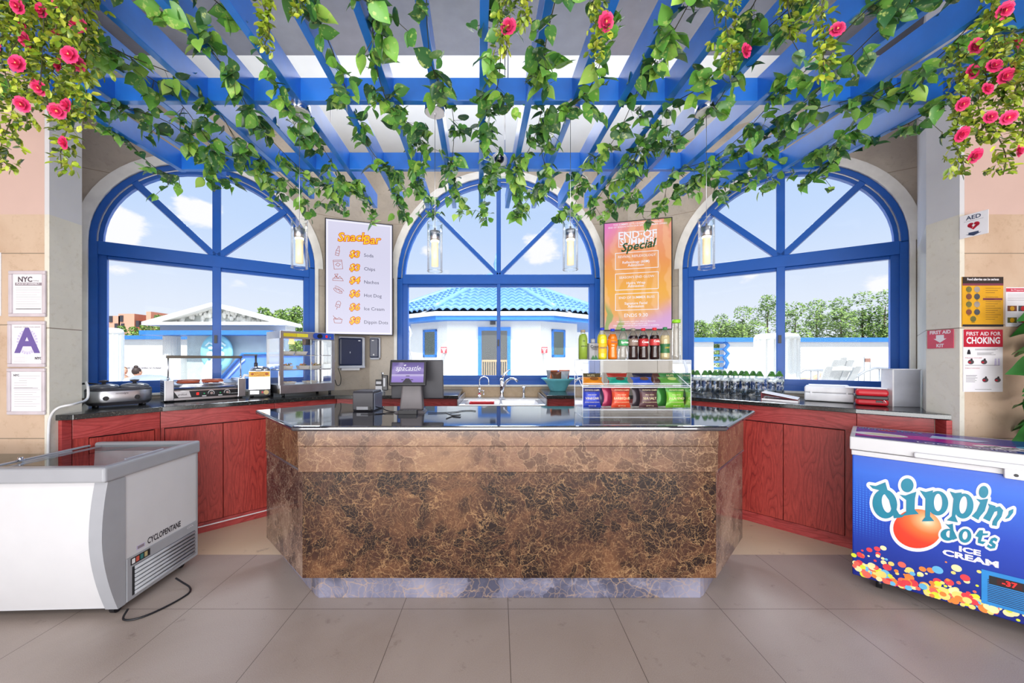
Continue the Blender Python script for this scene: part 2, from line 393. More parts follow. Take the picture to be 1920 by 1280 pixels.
def archwall(name, a, b, c, hw, zb, sp, top=3.92, T=.22, n=32):
    M = wallframe(a, b); L = (b-a).length; mb = MB(M_BAY)
    def P(x, z, y=0): return (x, y, z)
    arc = [(c-hw*math.cos(PI*i/n), sp+hw*math.sin(PI*i/n)) for i in range(n+1)]
    for y, fl in ((0, False), (T, True)):
        def quad(p): mb.add([P(x, z, y) for x, z in (p[::-1] if fl else p)], [tuple(range(len(p)))])
        quad([(0, 0), (c-hw, 0), (c-hw, sp), (0, sp)]); quad([(c+hw, 0), (L, 0), (L, sp), (c+hw, sp)])
        quad([(c-hw, 0), (c+hw, 0), (c+hw, zb), (c-hw, zb)])
        quad([(0, sp), (c-hw, sp), (c-hw, top), (0, top)]); quad([(c+hw, sp), (L, sp), (L, top), (c+hw, top)])
        for p, r in zip(arc, arc[1:]): quad([p, r, (r[0], top), (p[0], top)])
    for p, r in zip(arc, arc[1:]): mb.add([P(*p), P(*p, T), P(*r, T), P(*r)], [(0, 1, 2, 3)], smooth=True)
    for x in (c-hw, c+hw): mb.add([P(x, zb), P(x, zb, T), P(x, sp, T), P(x, sp)], [(0, 1, 2, 3)])
    mb.add([P(c-hw, zb), P(c+hw, zb), P(c+hw, zb, T), P(c-hw, zb, T)], [(0, 1, 2, 3)])
    mb.add([P(0, top), P(L, top), P(L, top, T), P(0, top, T)], [(0, 1, 2, 3)])
    o = MB(); o.M = M; o.v = [M @ Vector(v) for v in mb.v]; o.f = mb.f; o.mi = mb.mi; o.sm = mb.sm; o.mats = mb.mats
    struct(o.build(name)); return M
def ring(mb, c, sp, r0, r1, y0, y1, m=None, a0=0, a1=PI, n=32):
    for i in range(n):
        t0, t1 = a0+(a1-a0)*i/n, a0+(a1-a0)*(i+1)/n
        p = [(c-r*math.cos(t), sp+r*math.sin(t)) for t, r in ((t0, r0), (t1, r0), (t1, r1), (t0, r1))]
        vs = [(x, y0, z) for x, z in p]+[(x, y1, z) for x, z in p]
        mb.add(vs, [(0, 3, 2, 1), (0, 1, 5, 4), (2, 3, 7, 6), (4, 5, 6, 7)], m, False)
_tn = [0]
def window(num, M, c, hw, zb, sp, jw, gt=2.335, gb=1.237, tt=2.485, mw=.07, mlw=.07):
    w_ = struct(thing('window_%d' % num, None, None)); w_.matrix_world = M; w_.location = M.translation; w_.rotation_euler = M.to_euler()
    y0, y1 = .012, .09
    f = MB(M_BLUE)
    f.box(c-hw, c-hw+jw*.5, y0, y1, zb, sp+.01); f.box(c+hw-jw*.5, c+hw, y0, y1, zb, sp+.01)
    f.box(c-hw+jw*.5, c-hw+jw, y0+.02, y1, gb-.05, gt+.04); f.box(c+hw-jw, c+hw-jw*.5, y0+.02, y1, gb-.05, gt+.04)
    f.box(c-hw+jw*.5, c+hw-jw*.5, y0, y1, zb, zb+.055); f.box(c-hw+jw, c+hw-jw, y0+.02, y1, zb+.055, gb)
    ring(f, c, sp, hw-.045, hw, y0, y1); ring(f, c, sp, hw-.085, hw-.055, y0+.02, y1)
    f.build('window_frame', w_)
    MB(M_WHITE).box(0, 0, 0, 0, 0, 0)
    s_ = MB(M_STEEL); ring(s_, c, sp, hw-.056, hw-.044, y0+.012, y1); s_.build('glazing_seal', w_)
    MB(M_BLUE).box(c-hw+jw*.5, c+hw-jw*.5, y0-.004, y1, gt+.03, tt).box(c-hw+jw, c+hw-jw, y0+.02, y1, gt, gt+.03).build('transom', w_, bev=.006)
    MB(M_BLUE).box(c-mlw/2, c+mlw/2, y0, y1-.005, gb-.02, gt+.04).build('mullion', w_, bev=.005)
    MB(M_BLUE).box(c-mw/2, c+mw/2, y0+.004, y1-.005, tt-.02, sp+hw-.05).build('mullion', w_, bev=.005)
    for sg in (-1, 1):
        b = MB(M_BLUE); L = hw-.06
        b.box(.02, L+.02, y0+.004, y1-.005, -mw*.42, mw*.42, M=Matrix.Translation((c, 0, tt-.02)) @ Matrix.Rotation(-(PI/4 if sg > 0 else 3*PI/4), 4, 'Y'))
        b.build('radial_bar', w_, bev=.004)
    yy = .055
    for sg in (-1, 1):
        x0, x1 = sorted((c+sg*mlw*.4, c+sg*(hw-jw+.01))); MB(G_WIN).add([(x0, yy, gb-.01), (x1, yy, gb-.01), (x1, yy, gt+.01), (x0, yy, gt+.01)], [(0, 1, 2, 3)]).build('pane', w_)
    for k in range(4):
        t0, t1 = PI*k/4, PI*(k+1)/4; r = hw-.05
        pts = [(c, yy, tt-.01)]+[(c-r*math.cos(t0+(t1-t0)*i/8), yy, max(tt-.01, sp+r*math.sin(t0+(t1-t0)*i/8))) for i in range(9)]
        MB(G_WIN).add(pts, [tuple(range(len(pts)))]).build('pane', w_)
    MB(M_BLACK).box(c-mlw*.1-.012, c-mlw*.1+.012, y0-.02, y0, 1.60, 1.68).build('sash_lock', w_)
    # stone surround and sill
    _tn[0] += 1; t_ = MB(M_STONEW)
    ring(t_, c, sp, hw, hw+.085, -.018, .05); t_.box(c-hw-.035, c-hw, -.018, .05, zb, sp); t_.box(c+hw, c+hw+.035, -.018, .05, zb, sp)
    t_.M = M; t2 = MB(M_STONEW); t2.v = [M @ v for v in t_.v]; t2.f = t_.f; t2.mi = t_.mi; t2.sm = t_.sm; t2.mats = t_.mats
    struct(t2.build('trim_%d' % _tn[0])); _tn[0] += 1
    struct(MB(M_STONEW, M).box(c-hw-.03, c+hw+.03, -.03, .05, zb-.022, zb).build('trim_%d' % _tn[0], bev=.004))
    return w_
d_ = (W1-W0).normalized(); sC = (Vector((-2.837, 3.754))-W0).length
ML = archwall('wall_left_bay', W0, W1, sC, .895, 1.12, 2.47)
MC = archwall('wall_back', W1, V0, 1.59, 1.249, 1.12, 2.43, n=40)
LR = (V1-V0).length
MR = archwall('wall_right_bay', V0, V1, LR-sC, .895, 1.12, 2.47)
window(1, ML, sC, .895, 1.125, 2.47, .11)
window(2, MC, 1.59, 1.249, 1.125, 2.43, .124, mw=.055, mlw=.046)
window(3, MR, LR-sC, .895, 1.125, 2.47, .11)
struct(MB(M_SPLASH, MC).box(1.14, 2.12, -.012, 0, .96, 1.098).build('trim_7'))
# ================= WORKTOPS AND CABINETS =================
ZT = 1.075
def fl(px, py): p = onz(px, py, ZT); return Vector((p.x, p.y))
LP = [fl(99, 778), fl(137, 777), fl(305, 762.5), fl(520, 748), fl(628, 741), fl(859, 741)]
RP = [fl(1025, 741), fl(1250, 741), fl(1380, 750), fl(1605, 766), fl(1758, 776), fl(1795, 778)]
def worktop(pl, back, name, label):
    poly = [tuple(p) for p in pl]+back
    return tag(MB(M_GRANB).prism(poly, ZT-.036, ZT).build(name, bev=.006), label, 'worktop')
worktop(LP, [(-.44, 4.578), (-1.595, 4.578), (-3.585, 3.236), (-2.925, 2.605), (-2.91, 2.40)], 'worktop', 'dark granite worktop under the left window carrying the hot food equipment')
worktop(RP, [(3.0, 2.40), (3.0, 2.605), (3.585, 3.236), (1.595, 4.578), (.50, 4.578)], 'worktop', 'dark granite worktop under the right window carrying water bottles and cases')
def offs(pl, d):       # move the front polyline back by d
    o = []
    for i, p in enumerate(pl):
        a = pl[max(i-1, 0)]; b = pl[min(i+1, len(pl)-1)]; n1 = (b-a).normalized(); n = Vector((-n1.y, n1.x)); o.append(p+n*d)
    return o
LC = offs(LP, .085); RC = offs(RP, .085)
LC[0] = Vector((-2.87, 2.45)); RC[-1] = Vector((2.94, 2.45))
def bay(a, b, doors, label, name='base_cabinet', strip=False, depth=.5, filler=False):
    d = (b-a).normalized(); L = (b-a).length-.002; ang = math.atan2(d.y, d.x)
    t = thing(name, label, 'cabinet', (a.x, a.y, 0), ang)
    M_ = M_WOODH if not filler else M_WOODV
    MB(M_BLACK).prism([(.001, .03), (L, .03), (L-min(.2, L*.3), depth), (min(.2, L*.3), depth)], .02, ZT-.038).build('carcass', t)
    if filler:
        MB(M_WOODH).box(.001, L, 0, .03, 0, ZT-.038).build('end_panel', t, bev=.002); return t
    MB(M_WOODH).box(.001, L, 0, .03, .90, ZT-.038).build('top_rail', t, bev=.002)
    MB(M_WOODH).box(.001, L, .004, .03, 0, .085).build('plinth_board', t, bev=.002)
    if strip: MB(M_WHITE).box(.001, L, -.003, .004, .052, .060).build('white_strip', t)
    last = .001
    for (s0, s1) in doors:
        if s0-last > .012: MB(M_WOODV).box(last, s0-.004, 0, .03, .085, .90).build('stile', t)
        MB(M_WOODV).box(s0, s1-.004, -.004, .02, .09, .893).build('door', t, bev=.003); last = s1
    if L-last > .012: MB(M_WOODV).box(last, L, 0, .03, .085, .90).build('stile', t)
    return t
def pxs(a, b, cols): return [(onwall(c, a, b)-a).length for c in cols]
a, b = LC[0], LC[1]; bay(a, b, [], 'narrow red oak filler panel at the window-side pier, left end', 'filler_panel', depth=.1, filler=True)
a, b = LC[1], LC[2]; e = (b-a).length; bay(a, b, [(.08, e*.93)], 'short red oak base cabinet behind the white ice cream freezer')
m_ = LC[3]
a, b = LC[2], LC[3]; p = pxs(a, b, [309, 419, 497]); bay(a, b, [(max(.02, p[0]), p[1]), (p[1], min(p[2]+.1, (b-a).length-.03))], 'red oak base cabinet with two doors between white freezer and marble island', strip=True)
a, b = LC[3], LC[4]; e = (b-a).length; bay(a, b, [(.03, e-.04)], 'red oak base cabinet mostly hidden behind the left end of the island')
a, b = LC[4], LC[5]; e = (b-a).length; bay(a, b, [(.04, e/2), (e/2, e-.04)], 'red oak base cabinet left of the steel sink')
a, b = RC[0], RC[1]; e = (b-a).length; bay(a, b, [(.04, e/2), (e/2, e-.04)], 'red oak base cabinet right of the steel sink below the turquoise bowl')
a, b = RC[1], RC[2]; e = (b-a).length; bay(a, b, [(.03, e-.04)], 'red oak base cabinet mostly hidden behind the right end of the island')
a, b = RC[2], RC[3]; p = pxs(a, b, [1469, 1585]); bay(a, b, [(.02, p[0]), (p[0], min(p[1], (b-a).length-.02))], 'red oak base cabinet with two doors between marble island and blue freezer')
a, b = RC[3], RC[4]; e = (b-a).length; bay(a, b, [(.05, e*.6)], 'red oak base cabinet behind the blue ice cream freezer')
a, b = RC[4], RC[5]; bay(a, b, [], 'narrow red oak filler panel at the pier, right end', 'filler_panel', depth=.1, filler=True)
# ---- sink ----
ZS = .978
t = thing('sink', 'stainless steel double bowl sink set low under the middle window', 'sink', (.035, 3.76, 0))
x0, x1, y0, y1 = -.44, .44, 0, .80
mb = MB(M_STEEL)
bowls = [(-.38, -.02), (.0, .38)]
ya, yb = .07, .52
mb.box(x0, x1, y0, ya, ZS-.03, ZS); mb.box(x0, x1, yb, y1, ZS-.03, ZS); mb.box(x0, -.38, ya, yb, ZS-.03, ZS); mb.box(-.02, 0, ya, yb, ZS-.03, ZS); mb.box(.38, x1, ya, yb, ZS-.03, ZS)
mb.build('rim', t, bev=.004)
for s0, s1 in bowls:
    b = MB(M_STEEL); i = .03
    b.add([(s0, ya, ZS-.01), (s1, ya, ZS-.01), (s1, yb, ZS-.01), (s0, yb, ZS-.01), (s0+i, ya+i, ZS-.2), (s1-i, ya+i, ZS-.2), (s1-i, yb-i, ZS-.2), (s0+i, yb-i, ZS-.2)], [(0, 1, 5, 4), (1, 2, 6, 5), (2, 3, 7, 6), (3, 0, 4, 7), (4, 5, 6, 7)])
    b.build('bowl', t, solid=.002)
MB(M_STEEL).box(x0, x1, 0, .012, .80, ZS-.03).box(x0-.013, x0-.001, 0, .8, .8, ZT-.04).box(x1+.001, x1+.013, 0, .8, .8, ZT-.04).build('apron', t)
t = thing('base_cabinet', 'red oak sink cabinet below the stainless steel sink', 'cabinet', (.035, 3.85, 0))
MB(M_WOODV).box(-.45, .45, 0, .6, 0, .72).build('carcass', t, bev=.003)
MB(M_WOODV).box(-.43, -.004, -.018, 0, .09, .70).build('door', t); MB(M_WOODV).box(.004, .43, -.018, 0, .09, .70).build('door', t)
def arc(c, r, a0, a1, n=10, pl='xz', k=1): return [(c[0]+r*math.cos(a0+(a1-a0)*i/n), c[1], c[2]+k*r*math.sin(a0+(a1-a0)*i/n)) for i in range(n+1)]
# faucets on the rim behind the bowls
z = ZS
p = at(899, 744, 4.42); t = thing('water_filter_tap', 'slim curved chrome drinking water tap left of the main sink tap', 'tap', (p.x, 4.42, z))
MB(M_CHROME).cyl((0, 0, 0), (0, 0, .03), .022, .018).cyl((0, 0, .03), (0, 0, .12), .013, .011).tube([(0, 0, .1), (0, 0, .2)]+arc((.055, 0, .2), .055, PI, -.25, 12)+[(.111, 0, .16)], .007).build('spout', t)
MB(M_CHROME).tube([(0, 0, .085), (.05, -.01, .09), (.05, -.01, .04)], .006).build('lever', t); MB(M_RED).cyl((0, 0, .045), (0, 0, .06), .0145).build('hot_ring', t, label='red ring')
p = at(941, 744, 4.42); t = thing('kitchen_faucet', 'large chrome single lever mixer tap over the steel sink', 'tap', (p.x, 4.42, z))
MB(M_CHROME).lathe([(.03, 0), (.028, .02), (.022, .04), (.026, .12), (.028, .2), (.02, .235), (0.001, .24)]).build('body', t)
MB(M_CHROME).tube([(0, -.01, .07), (.02, -.02, .14), (.05, -.03, .2), (.10, -.04, .235), (.15, -.05, .23), (.185, -.055, .20)], .014, rs=[.016, .017, .017, .016, .015, .016]).build('spout', t)
MB(M_CHROME).tube([(0, 0, .22), (.03, 0, .28), (.075, 0, .325), (.10, 0, .335)], .01, rs=[.016, .012, .008, .006]).build('lever', t)
p = at(982, 744, 4.42); t = thing('soap_pump', 'small chrome soap pump standing right of the mixer tap', 'soap dispenser', (p.x, 4.42, z))
MB(M_CHROME).lathe([(.02, 0), (.018, .02), (.011, .03), (.014, .07), (.012, .11), (.02, .12), (.018, .135), (0.001, .14)]).build('body', t); MB(M_CHROME).tube([(0, 0, .125), (0, -.06, .125), (0, -.075, .11)], .006).build('nozzle', t)
t = thing('plastic_tray', 'red plastic tray lying in the left sink bowl', 'tray', (-.175, 3.92, ZS-.0)); 
mb = MB(M_RED); ring4 = lambda a, b, z_: [(-a, -b, z_), (a, -b, z_), (a, b, z_), (-a, b, z_)]
mb.add(ring4(.13, .09, .012)+ring4(.105, .07, -.05)+ring4(.12, .08, .008)+ring4(.1, .065, -.045), [(0, 1, 5, 4), (1, 2, 6, 5), (2, 3, 7, 6), (3, 0, 4, 7), (4, 5, 6, 7), (8, 9, 1, 0), (9, 10, 2, 1), (10, 11, 3, 2), (11, 8, 0, 3), (12, 13, 9, 8), (13, 14, 10, 9), (14, 15, 11, 10), (15, 12, 8, 11), (15, 14, 13, 12)])
mb.build('tray_shell', t)
# ================= MARBLE ISLAND =================
def fi(px, py): p = onz(px, py, 1.055); return (p.x, p.y)
IT = [fi(547, 798.6), fi(1365, 798.6), fi(1416.5, 769.5), fi(1250, 755), fi(1190, 760.8), fi(710, 760.8), fi(640, 755), fi(478.5, 768.5)]
tag(MB(M_GRAN).prism(IT, 1.024, 1.055).build('countertop', bev=.012, seg=3), 'polished dark granite countertop of the marble service island', 'countertop')
t = thing('service_island', 'brown marble clad service island with angled ends and grey marble plinth', 'counter', (.05, 2.2, 0))
BP = [(-1.157, 2.2), (1.282, 2.2), (1.763, 2.7), (1.2, 3.12), (.95, 2.98), (-.82, 2.98), (-1.15, 3.12), (-1.678, 2.7)]
MB(M_EMPS).prism([(x*.985, y+.012) for x, y in BP], .15, 1.023).build('core', t, world=True)
def slab(a, b, z0, z1, out, m, nm, pr=0, gl=.0):
    a = Vector(a); b = Vector(b); d = (b-a).normalized(); n = Vector((d.y, -d.x))
    MB(m).prism([tuple(a+n*pr), tuple(b+n*pr), tuple(b-n*.02), tuple(a-n*.02)], z0, z1).build(nm, t, world=True, bev=.0015)
f0, f1, sR, sL = BP[0], BP[1], BP[2], BP[7]
slab(f0, f1, .15, .774, 0, M_EMP, 'front_panel'); slab((f0[0]-.02, f0[1]), (f1[0]+.005, f1[1]), .778, .928, 0, M_EMPL, 'front_band', .01); slab((f0[0]-.02, f0[1]), (f1[0]+.005, f1[1]), .931, 1.023, 0, M_EMPL, 'front_band', .016)
for a, b in ((sL, f0), (f1, sR)):
    slab(a, b, .15, .774, 0, M_EMPS, 'side_panel'); slab(a, b, .788, 1.023, 0, M_EMPL, 'side_band', .006); slab(a, b, .775, .787, 0, M_STEEL, 'metal_strip', .009)
PLN = [(-1.085, 2.25), (1.215, 2.25), (1.25, 2.275), (1.66, 2.72), (1.15, 3.06), (-1.1, 3.06), (-1.575, 2.72), (-1.12, 2.275)]
MB(M_GREYM).prism(PLN, 0, .149).build('plinth', t, world=True, bev=.004)
# ================= PERGOLA =================
ZP = 2.94; HB = .14
t = thing('pergola', 'blue painted overhead pergola of crossing beams hanging over the bar', 'pergola', (0, 2.2, ZP))
for nm, Y, a, b in (('cross_beam', 2.19, -2.62, 2.72), ('cross_beam', 2.975, -2.56, 2.56), ('cross_beam', 1.30, -2.6, 2.7)):
    MB(M_PERG).box(a, b, Y-.02, Y+.02, ZP+.002, ZP+HB-.004).build(nm, t, world=True, bev=.003)
NS = 20; SL = []
endY = {0: 3.0, 1: 3.08, 2: 3.38, 3: 3.5, 4: 3.68, 19: 3.0, 18: 3.08, 17: 3.3, 16: 3.44}
for i in range(NS):
    f = i/(NS-1); xa = -2.52+f*5.12; xb = -2.53+f*5.05
    def xat(Y, xa=xa, xb=xb): return xa+(xb-xa)*(Y-2.21)/(2.99-2.21)
    Y0, Y1 = .2, endY.get(i, 3.72); SL.append((xat, Y1))
    w_ = .02; P = [(xat(Y0)-w_, Y0), (xat(Y0)+w_, Y0), (xat(Y1)+w_, Y1), (xat(Y1)-w_, Y1)]
    MB(M_PERG).prism(P, ZP, ZP+HB).build('slat', t, world=True, bev=.003)
for x_, y_ in ((.05, 3.0), (.055, 2.21), (1.35, 3.0), (-1.35, 3.0)): MB(M_STEEL).cyl((x_, y_, ZP+.1), (x_, y_, 3.917), .004, n=6).build('suspension_rod', t, world=True)
# ---- leaves ----
def leafmat(name, stops, vein='#c8d67a', rough=.33):
    m, q, bs = newmat(name); g = q.n('ShaderNodeNewGeometry'); t = q.n('ShaderNodeTexCoord')
    c = q.ramp(g.outputs['Random Per Island'], stops); nz = q.noise(t.outputs['Object'], 45, 3, .6)
    c = q.mix(q.maprange(nz, .56, .66, 0, .55), c, hexc(vein)); q.set(bs, 'Base Color', c); bs.inputs['Roughness'].default_value = rough
    bs.inputs['Subsurface Weight'].default_value = 0
    return m
M_IVY = leafmat('variegated_ivy_leaf', [(0, '#2a5230'), (.3, '#44783e'), (.6, '#5c9c40'), (.85, '#86bc4c'), (1, '#b0d860')])
M_ROSELEAF = leafmat('rose_leaf', [(0, '#36541c'), (.35, '#6f8c26'), (.7, '#9cae2e'), (1, '#c2c846')], '#d3d66a')
M_STEM = mat('vine_stem', '#4a4a2c', .6)
M_ROSE = mat('rose_petal', '#e23a72', .5, var=.16); M_ROSEC = mat('rose_centre', '#f0a86a', .6)
_hx = [(.14, -.05, .03), (.30, .03, .06), (.40, .18, .075), (.42, .36, .07), (.37, .54, .05), (.27, .72, .02), (.14, .90, -.05)]; _mr = [.0, .09, .22, .38, .56, .74, .92]
LV = [(x, y, z) for x, y, z in _hx]+[(-x, y, z) for x, y, z in _hx]+[(0, y, -.03-.08*y*y) for y in _mr]+[(0, 1.12, -.16)]
LF = [f for i in range(6) for f in ((14+i, i, i+1, 15+i), (7+i, 14+i, 15+i, 8+i))]+[(20, 6, 21), (13, 20, 21)]
OV = [(0, 0, 0), (.26, .4, .05), (.18, .8, .03), (0, 1, -.05), (-.18, .8, .03), (-.26, .4, .05)]; OF = [(0, 1, 2, 3), (0, 3, 4, 5)]
def leaf(mb, p, d, size, m, V=LV, Fc=LF, roll=None, up=Vector((0, 0, 1))):
    d = d.normalized(); s_ = d.cross(up); s_ = s_.normalized() if s_.length > .05 else Vector((1, 0, 0)); n = s_.cross(d)
    r = R.uniform(-1.1, 1.1) if roll is None else roll
    s2 = s_*math.cos(r)+n*math.sin(r); n2 = n*math.cos(r)-s_*math.sin(r)
    mb.add([p+s2*(x*size)+d*(y*size)+n2*(z*size) for x, y, z in V], Fc, m, True)
def rv(s_=1): return Vector((R.uniform(-s_, s_), R.uniform(-s_, s_), R.uniform(-s_, s_)))
def vine(pts, dens, label, size=.084, hang=.0):
    t = thing('ivy_garland', label, 'garland', tuple(pts[0]), 0, 'ivy garlands along the pergola')
    MB(M_STEM).tube(pts, .0022, 5).build('stem', t, world=True)
    mb = MB(M_IVY); st = MB(M_STEM)
    L = [0]
    for a, b in zip(pts, pts[1:]): L.append(L[-1]+(b-a).length)
    k = 0; s_ = 0
    while s_ < L[-1]:
        i = max(j for j in range(len(L)-1) if L[j] <= s_); f = (s_-L[i])/(L[i+1]-L[i]+1e-9); p = pts[i].lerp(pts[i+1], f)
        nn = R.choice([3, 5, 7, 8])
        c = p+Vector((R.uniform(-.05, .05), R.uniform(-.02, .02), R.uniform(-.06, .02)))
        for _ in range(nn):
            d = Vector((R.uniform(-1, 1), R.uniform(-.9, .5), R.uniform(-1.1, .35)))
            o = c+rv(.032); st.tube([p, o], .001, 3) if R.random() < .4 else None
            leaf(mb, o, d, size*R.uniform(.55, 1.1), M_IVY)
        if R.random() < .25:      # a loose tendril
            e = c+Vector((R.uniform(-.14, .14), R.uniform(-.05, .05), R.uniform(-.12, .03))); mid = (c+e)/2+Vector((0, 0, .02)); st.tube([c, mid, e], .0014, 4)
            for g in (mid, e, e+rv(.02)): leaf(mb, g, Vector((R.uniform(-1, 1), R.uniform(-1, .4), -.7)), size*R.uniform(.6, 1), M_IVY)
        s_ += R.uniform(.05, .12)/dens
    mb.v += []; b_ = len(mb.v); k_ = mb.mat(M_STEM); mb.v += st.v; mb.f += [[b_+i for i in f] for f in st.f]; mb.mi += [k_]*len(st.f); mb.sm += st.sm
    mb.build('foliage', t, world=True); return t
NM = ['outermost left', 'second from the left', 'third from the left', 'fourth from the left', 'fifth from the left', 'sixth from the left', 'seventh from the left', 'eighth from the left', 'ninth from the left', 'tenth from the left', 'tenth from the right', 'ninth from the right', 'eighth from the right', 'seventh from the right', 'sixth from the right', 'fifth from the right', 'fourth from the right', 'third from the right', 'second from the right', 'outermost right']
for i in range(NS):
    xat, Y1 = SL[i]; ph = R.uniform(0, 6); pts = []; Y = 1.28 + R.uniform(0, .15)
    side = R.choice([-1, 1]); am = R.uniform(.03, .09)
    while Y < Y1-.03:
        pts.append(Vector((xat(Y)+side*.05+am*math.sin(Y*5+ph), Y, ZP-.01+.05*math.sin(Y*7+ph*2)))); Y += .09
    pts.append(Vector((xat(Y1)+side*.04, Y1, ZP-.03))); pts.append(Vector((xat(Y1)+side*.05, Y1+.02, ZP-R.uniform(.06, .13))))
    vine(pts, R.uniform(.8, 1.1), 'green variegated ivy garland trailing along the pergola slat that is %s' % NM[i])
# ivy across the middle beam gaps
# ---- rose garlands ----
def rose(mb, c, r, ax):
    z = ax.normalized(); x = z.orthogonal().normalized(); y = z.cross(x)
    for ring_, (n, rr, tl, ps) in enumerate([(6, 1.0, .25, .62), (5, .68, .7, .5), (4, .38, 1.1, .38)]):
        for k in range(n):
            a = 2*PI*k/n+ring_*.5+R.uniform(-.1, .1); d = x*math.cos(a)+y*math.sin(a); s_ = z.cross(d)
            b = c+d*(r*rr*.1); tip = c+d*(r*rr*math.cos(tl*.6))+z*(r*.55*math.sin(tl)+ring_*r*.1); w_ = r*ps
            md = (b+tip)/2+z*(r*.05)
            mb.add([b, md-s_*w_*.9, tip-s_*w_*.55, tip+z*r*.08, tip+s_*w_*.55, md+s_*w_*.9, md-z*r*.12], [(0, 6, 1), (1, 6, 3, 2), (6, 5, 4, 3), (0, 5, 6)], M_ROSE, True)
    mb.ball(c+z*r*.25, r*.16, M_ROSEC, 6)
def rgar(px, Y, pytop, pybot, wid, nroses, label, lean=0, size=.03, dens=1.0, zs=ZP):
    a = at(px, pytop, Y); a.z = min(a.z, zs+.1); b = at(px+lean, pybot, Y)
    t = thing('rose_garland', label, 'garland', tuple(a), 0, 'pink rose garlands hanging from the pergola')
    n = 14; pts = [a.lerp(b, i/n)+Vector((math.sin(i*.9+px)*.012, math.cos(i*.7)*.012, 0)) for i in range(n+1)]
    MB(M_STEM).tube(pts, .002, 5).build('stem', t, world=True)
    mb = MB(M_ROSELEAF); L = (b-a).length; N_ = int(L/.0058*dens)
    for k in range(N_):
        f = k/N_; p = a.lerp(b, f); w2 = wid*(1-.45*f)
        o = p+Vector((R.gauss(0, w2*.42), R.gauss(0, w2*.42), R.uniform(-.01, .01)))
        for _ in range(3): leaf(mb, o+rv(.008), Vector((o.x-p.x, o.y-p.y, 0))*6+Vector((R.uniform(-.6, .6), R.uniform(-.8, .3), R.uniform(-1.0, .1))), size*R.uniform(.8, 1.25), M_ROSELEAF, OV, OF)
    mb.build('foliage', t, world=True)
    for k in range(nroses):
        f = (k+.6+R.uniform(-.2, .2))/nroses; p = a.lerp(b, min(f, .93))+Vector((R.uniform(-.6, .6)*wid, -wid*.6, 0))
        r_ = MB(M_ROSE); rose(r_, p, .027*R.uniform(.85, 1.15), Vector((R.uniform(-.5, .5), -1, R.uniform(-.6, .1)))); r_.build('rose', t, world=True)
Gs = [(30, 1.42, -100, 120, .11, 3, 'dense rose garland filling the upper left corner, leftmost'),
      (78, 1.42, -100, 165, .11, 3, 'dense rose garland filling the upper left corner, second'),
      (145, 1.42, -100, 150, .10, 3, 'dense rose garland filling the upper left corner, nearest the window'),
      (1895, 1.45, 60, 190, .10, 2, 'dense rose garland in the upper right corner above the AED sign'),
      (12, 1.5, -40, 318, .07, 4, 'long pink rose garland at the far left edge of the pergola'),
      (52, 1.5, -60, 235, .09, 4, 'pink rose garland beside the far left one, ending higher'),
      (95, 1.48, -60, 210, .10, 4, 'thick pink rose garland left of the long one over the pier'),
      (125, 1.5, -50, 318, .06, 5, 'long pink rose garland hanging in front of the left grey pier'),
      (160, 1.46, -60, 235, .08, 4, 'short pink rose garland right of the one at the left pier'),
      (118, 1.3, -120, 60, .06, 1, 'short yellow green garland high in the left corner'),
      (500, 1.35, -90, 95, .035, 1, 'blurred rose garland hanging above the left pendant lamp'),
      (555, 1.35, -90, 32, .035, 0, 'short leafy garland just right of the blurred left one'),
      (945, 1.38, -80, 105, .05, 2, 'rose garland hanging at the top centre of the pergola'),
      (985, 1.38, -80, 45, .05, 0, 'short leafy garland beside the top centre one'),
      (1118, 1.35, -80, 115, .05, 1, 'rose garland with one large pink bloom right of the centre'),
      (1368, 1.40, -80, 135, .06, 2, 'rose garland hanging near the right pendant canopy'),
      (1545, 1.38, -80, 140, .055, 1, 'rose garland with a large bloom above the right window'),
      (1482, 1.42, -60, 75, .06, 1, 'leafy rose garland left of the one above the right window'),
      (1860, 1.36, -80, 85, .05, 1, 'rose garland high in the right corner'),
      (1798, 1.55, 75, 325, .06, 5, 'long rose garland hanging in front of the right pier'),
      (1840, 1.52, 110, 262, .09, 3, 'thick rose garland between the two long right hand ones'),
      (1876, 1.5, 60, 330, .07, 4, 'long rose garland near the right edge ending in a big bloom'),
      (1915, 1.48, 60, 260, .07, 3, 'rose garland cut by the right edge of the view')]
for g in Gs: rgar(*g)
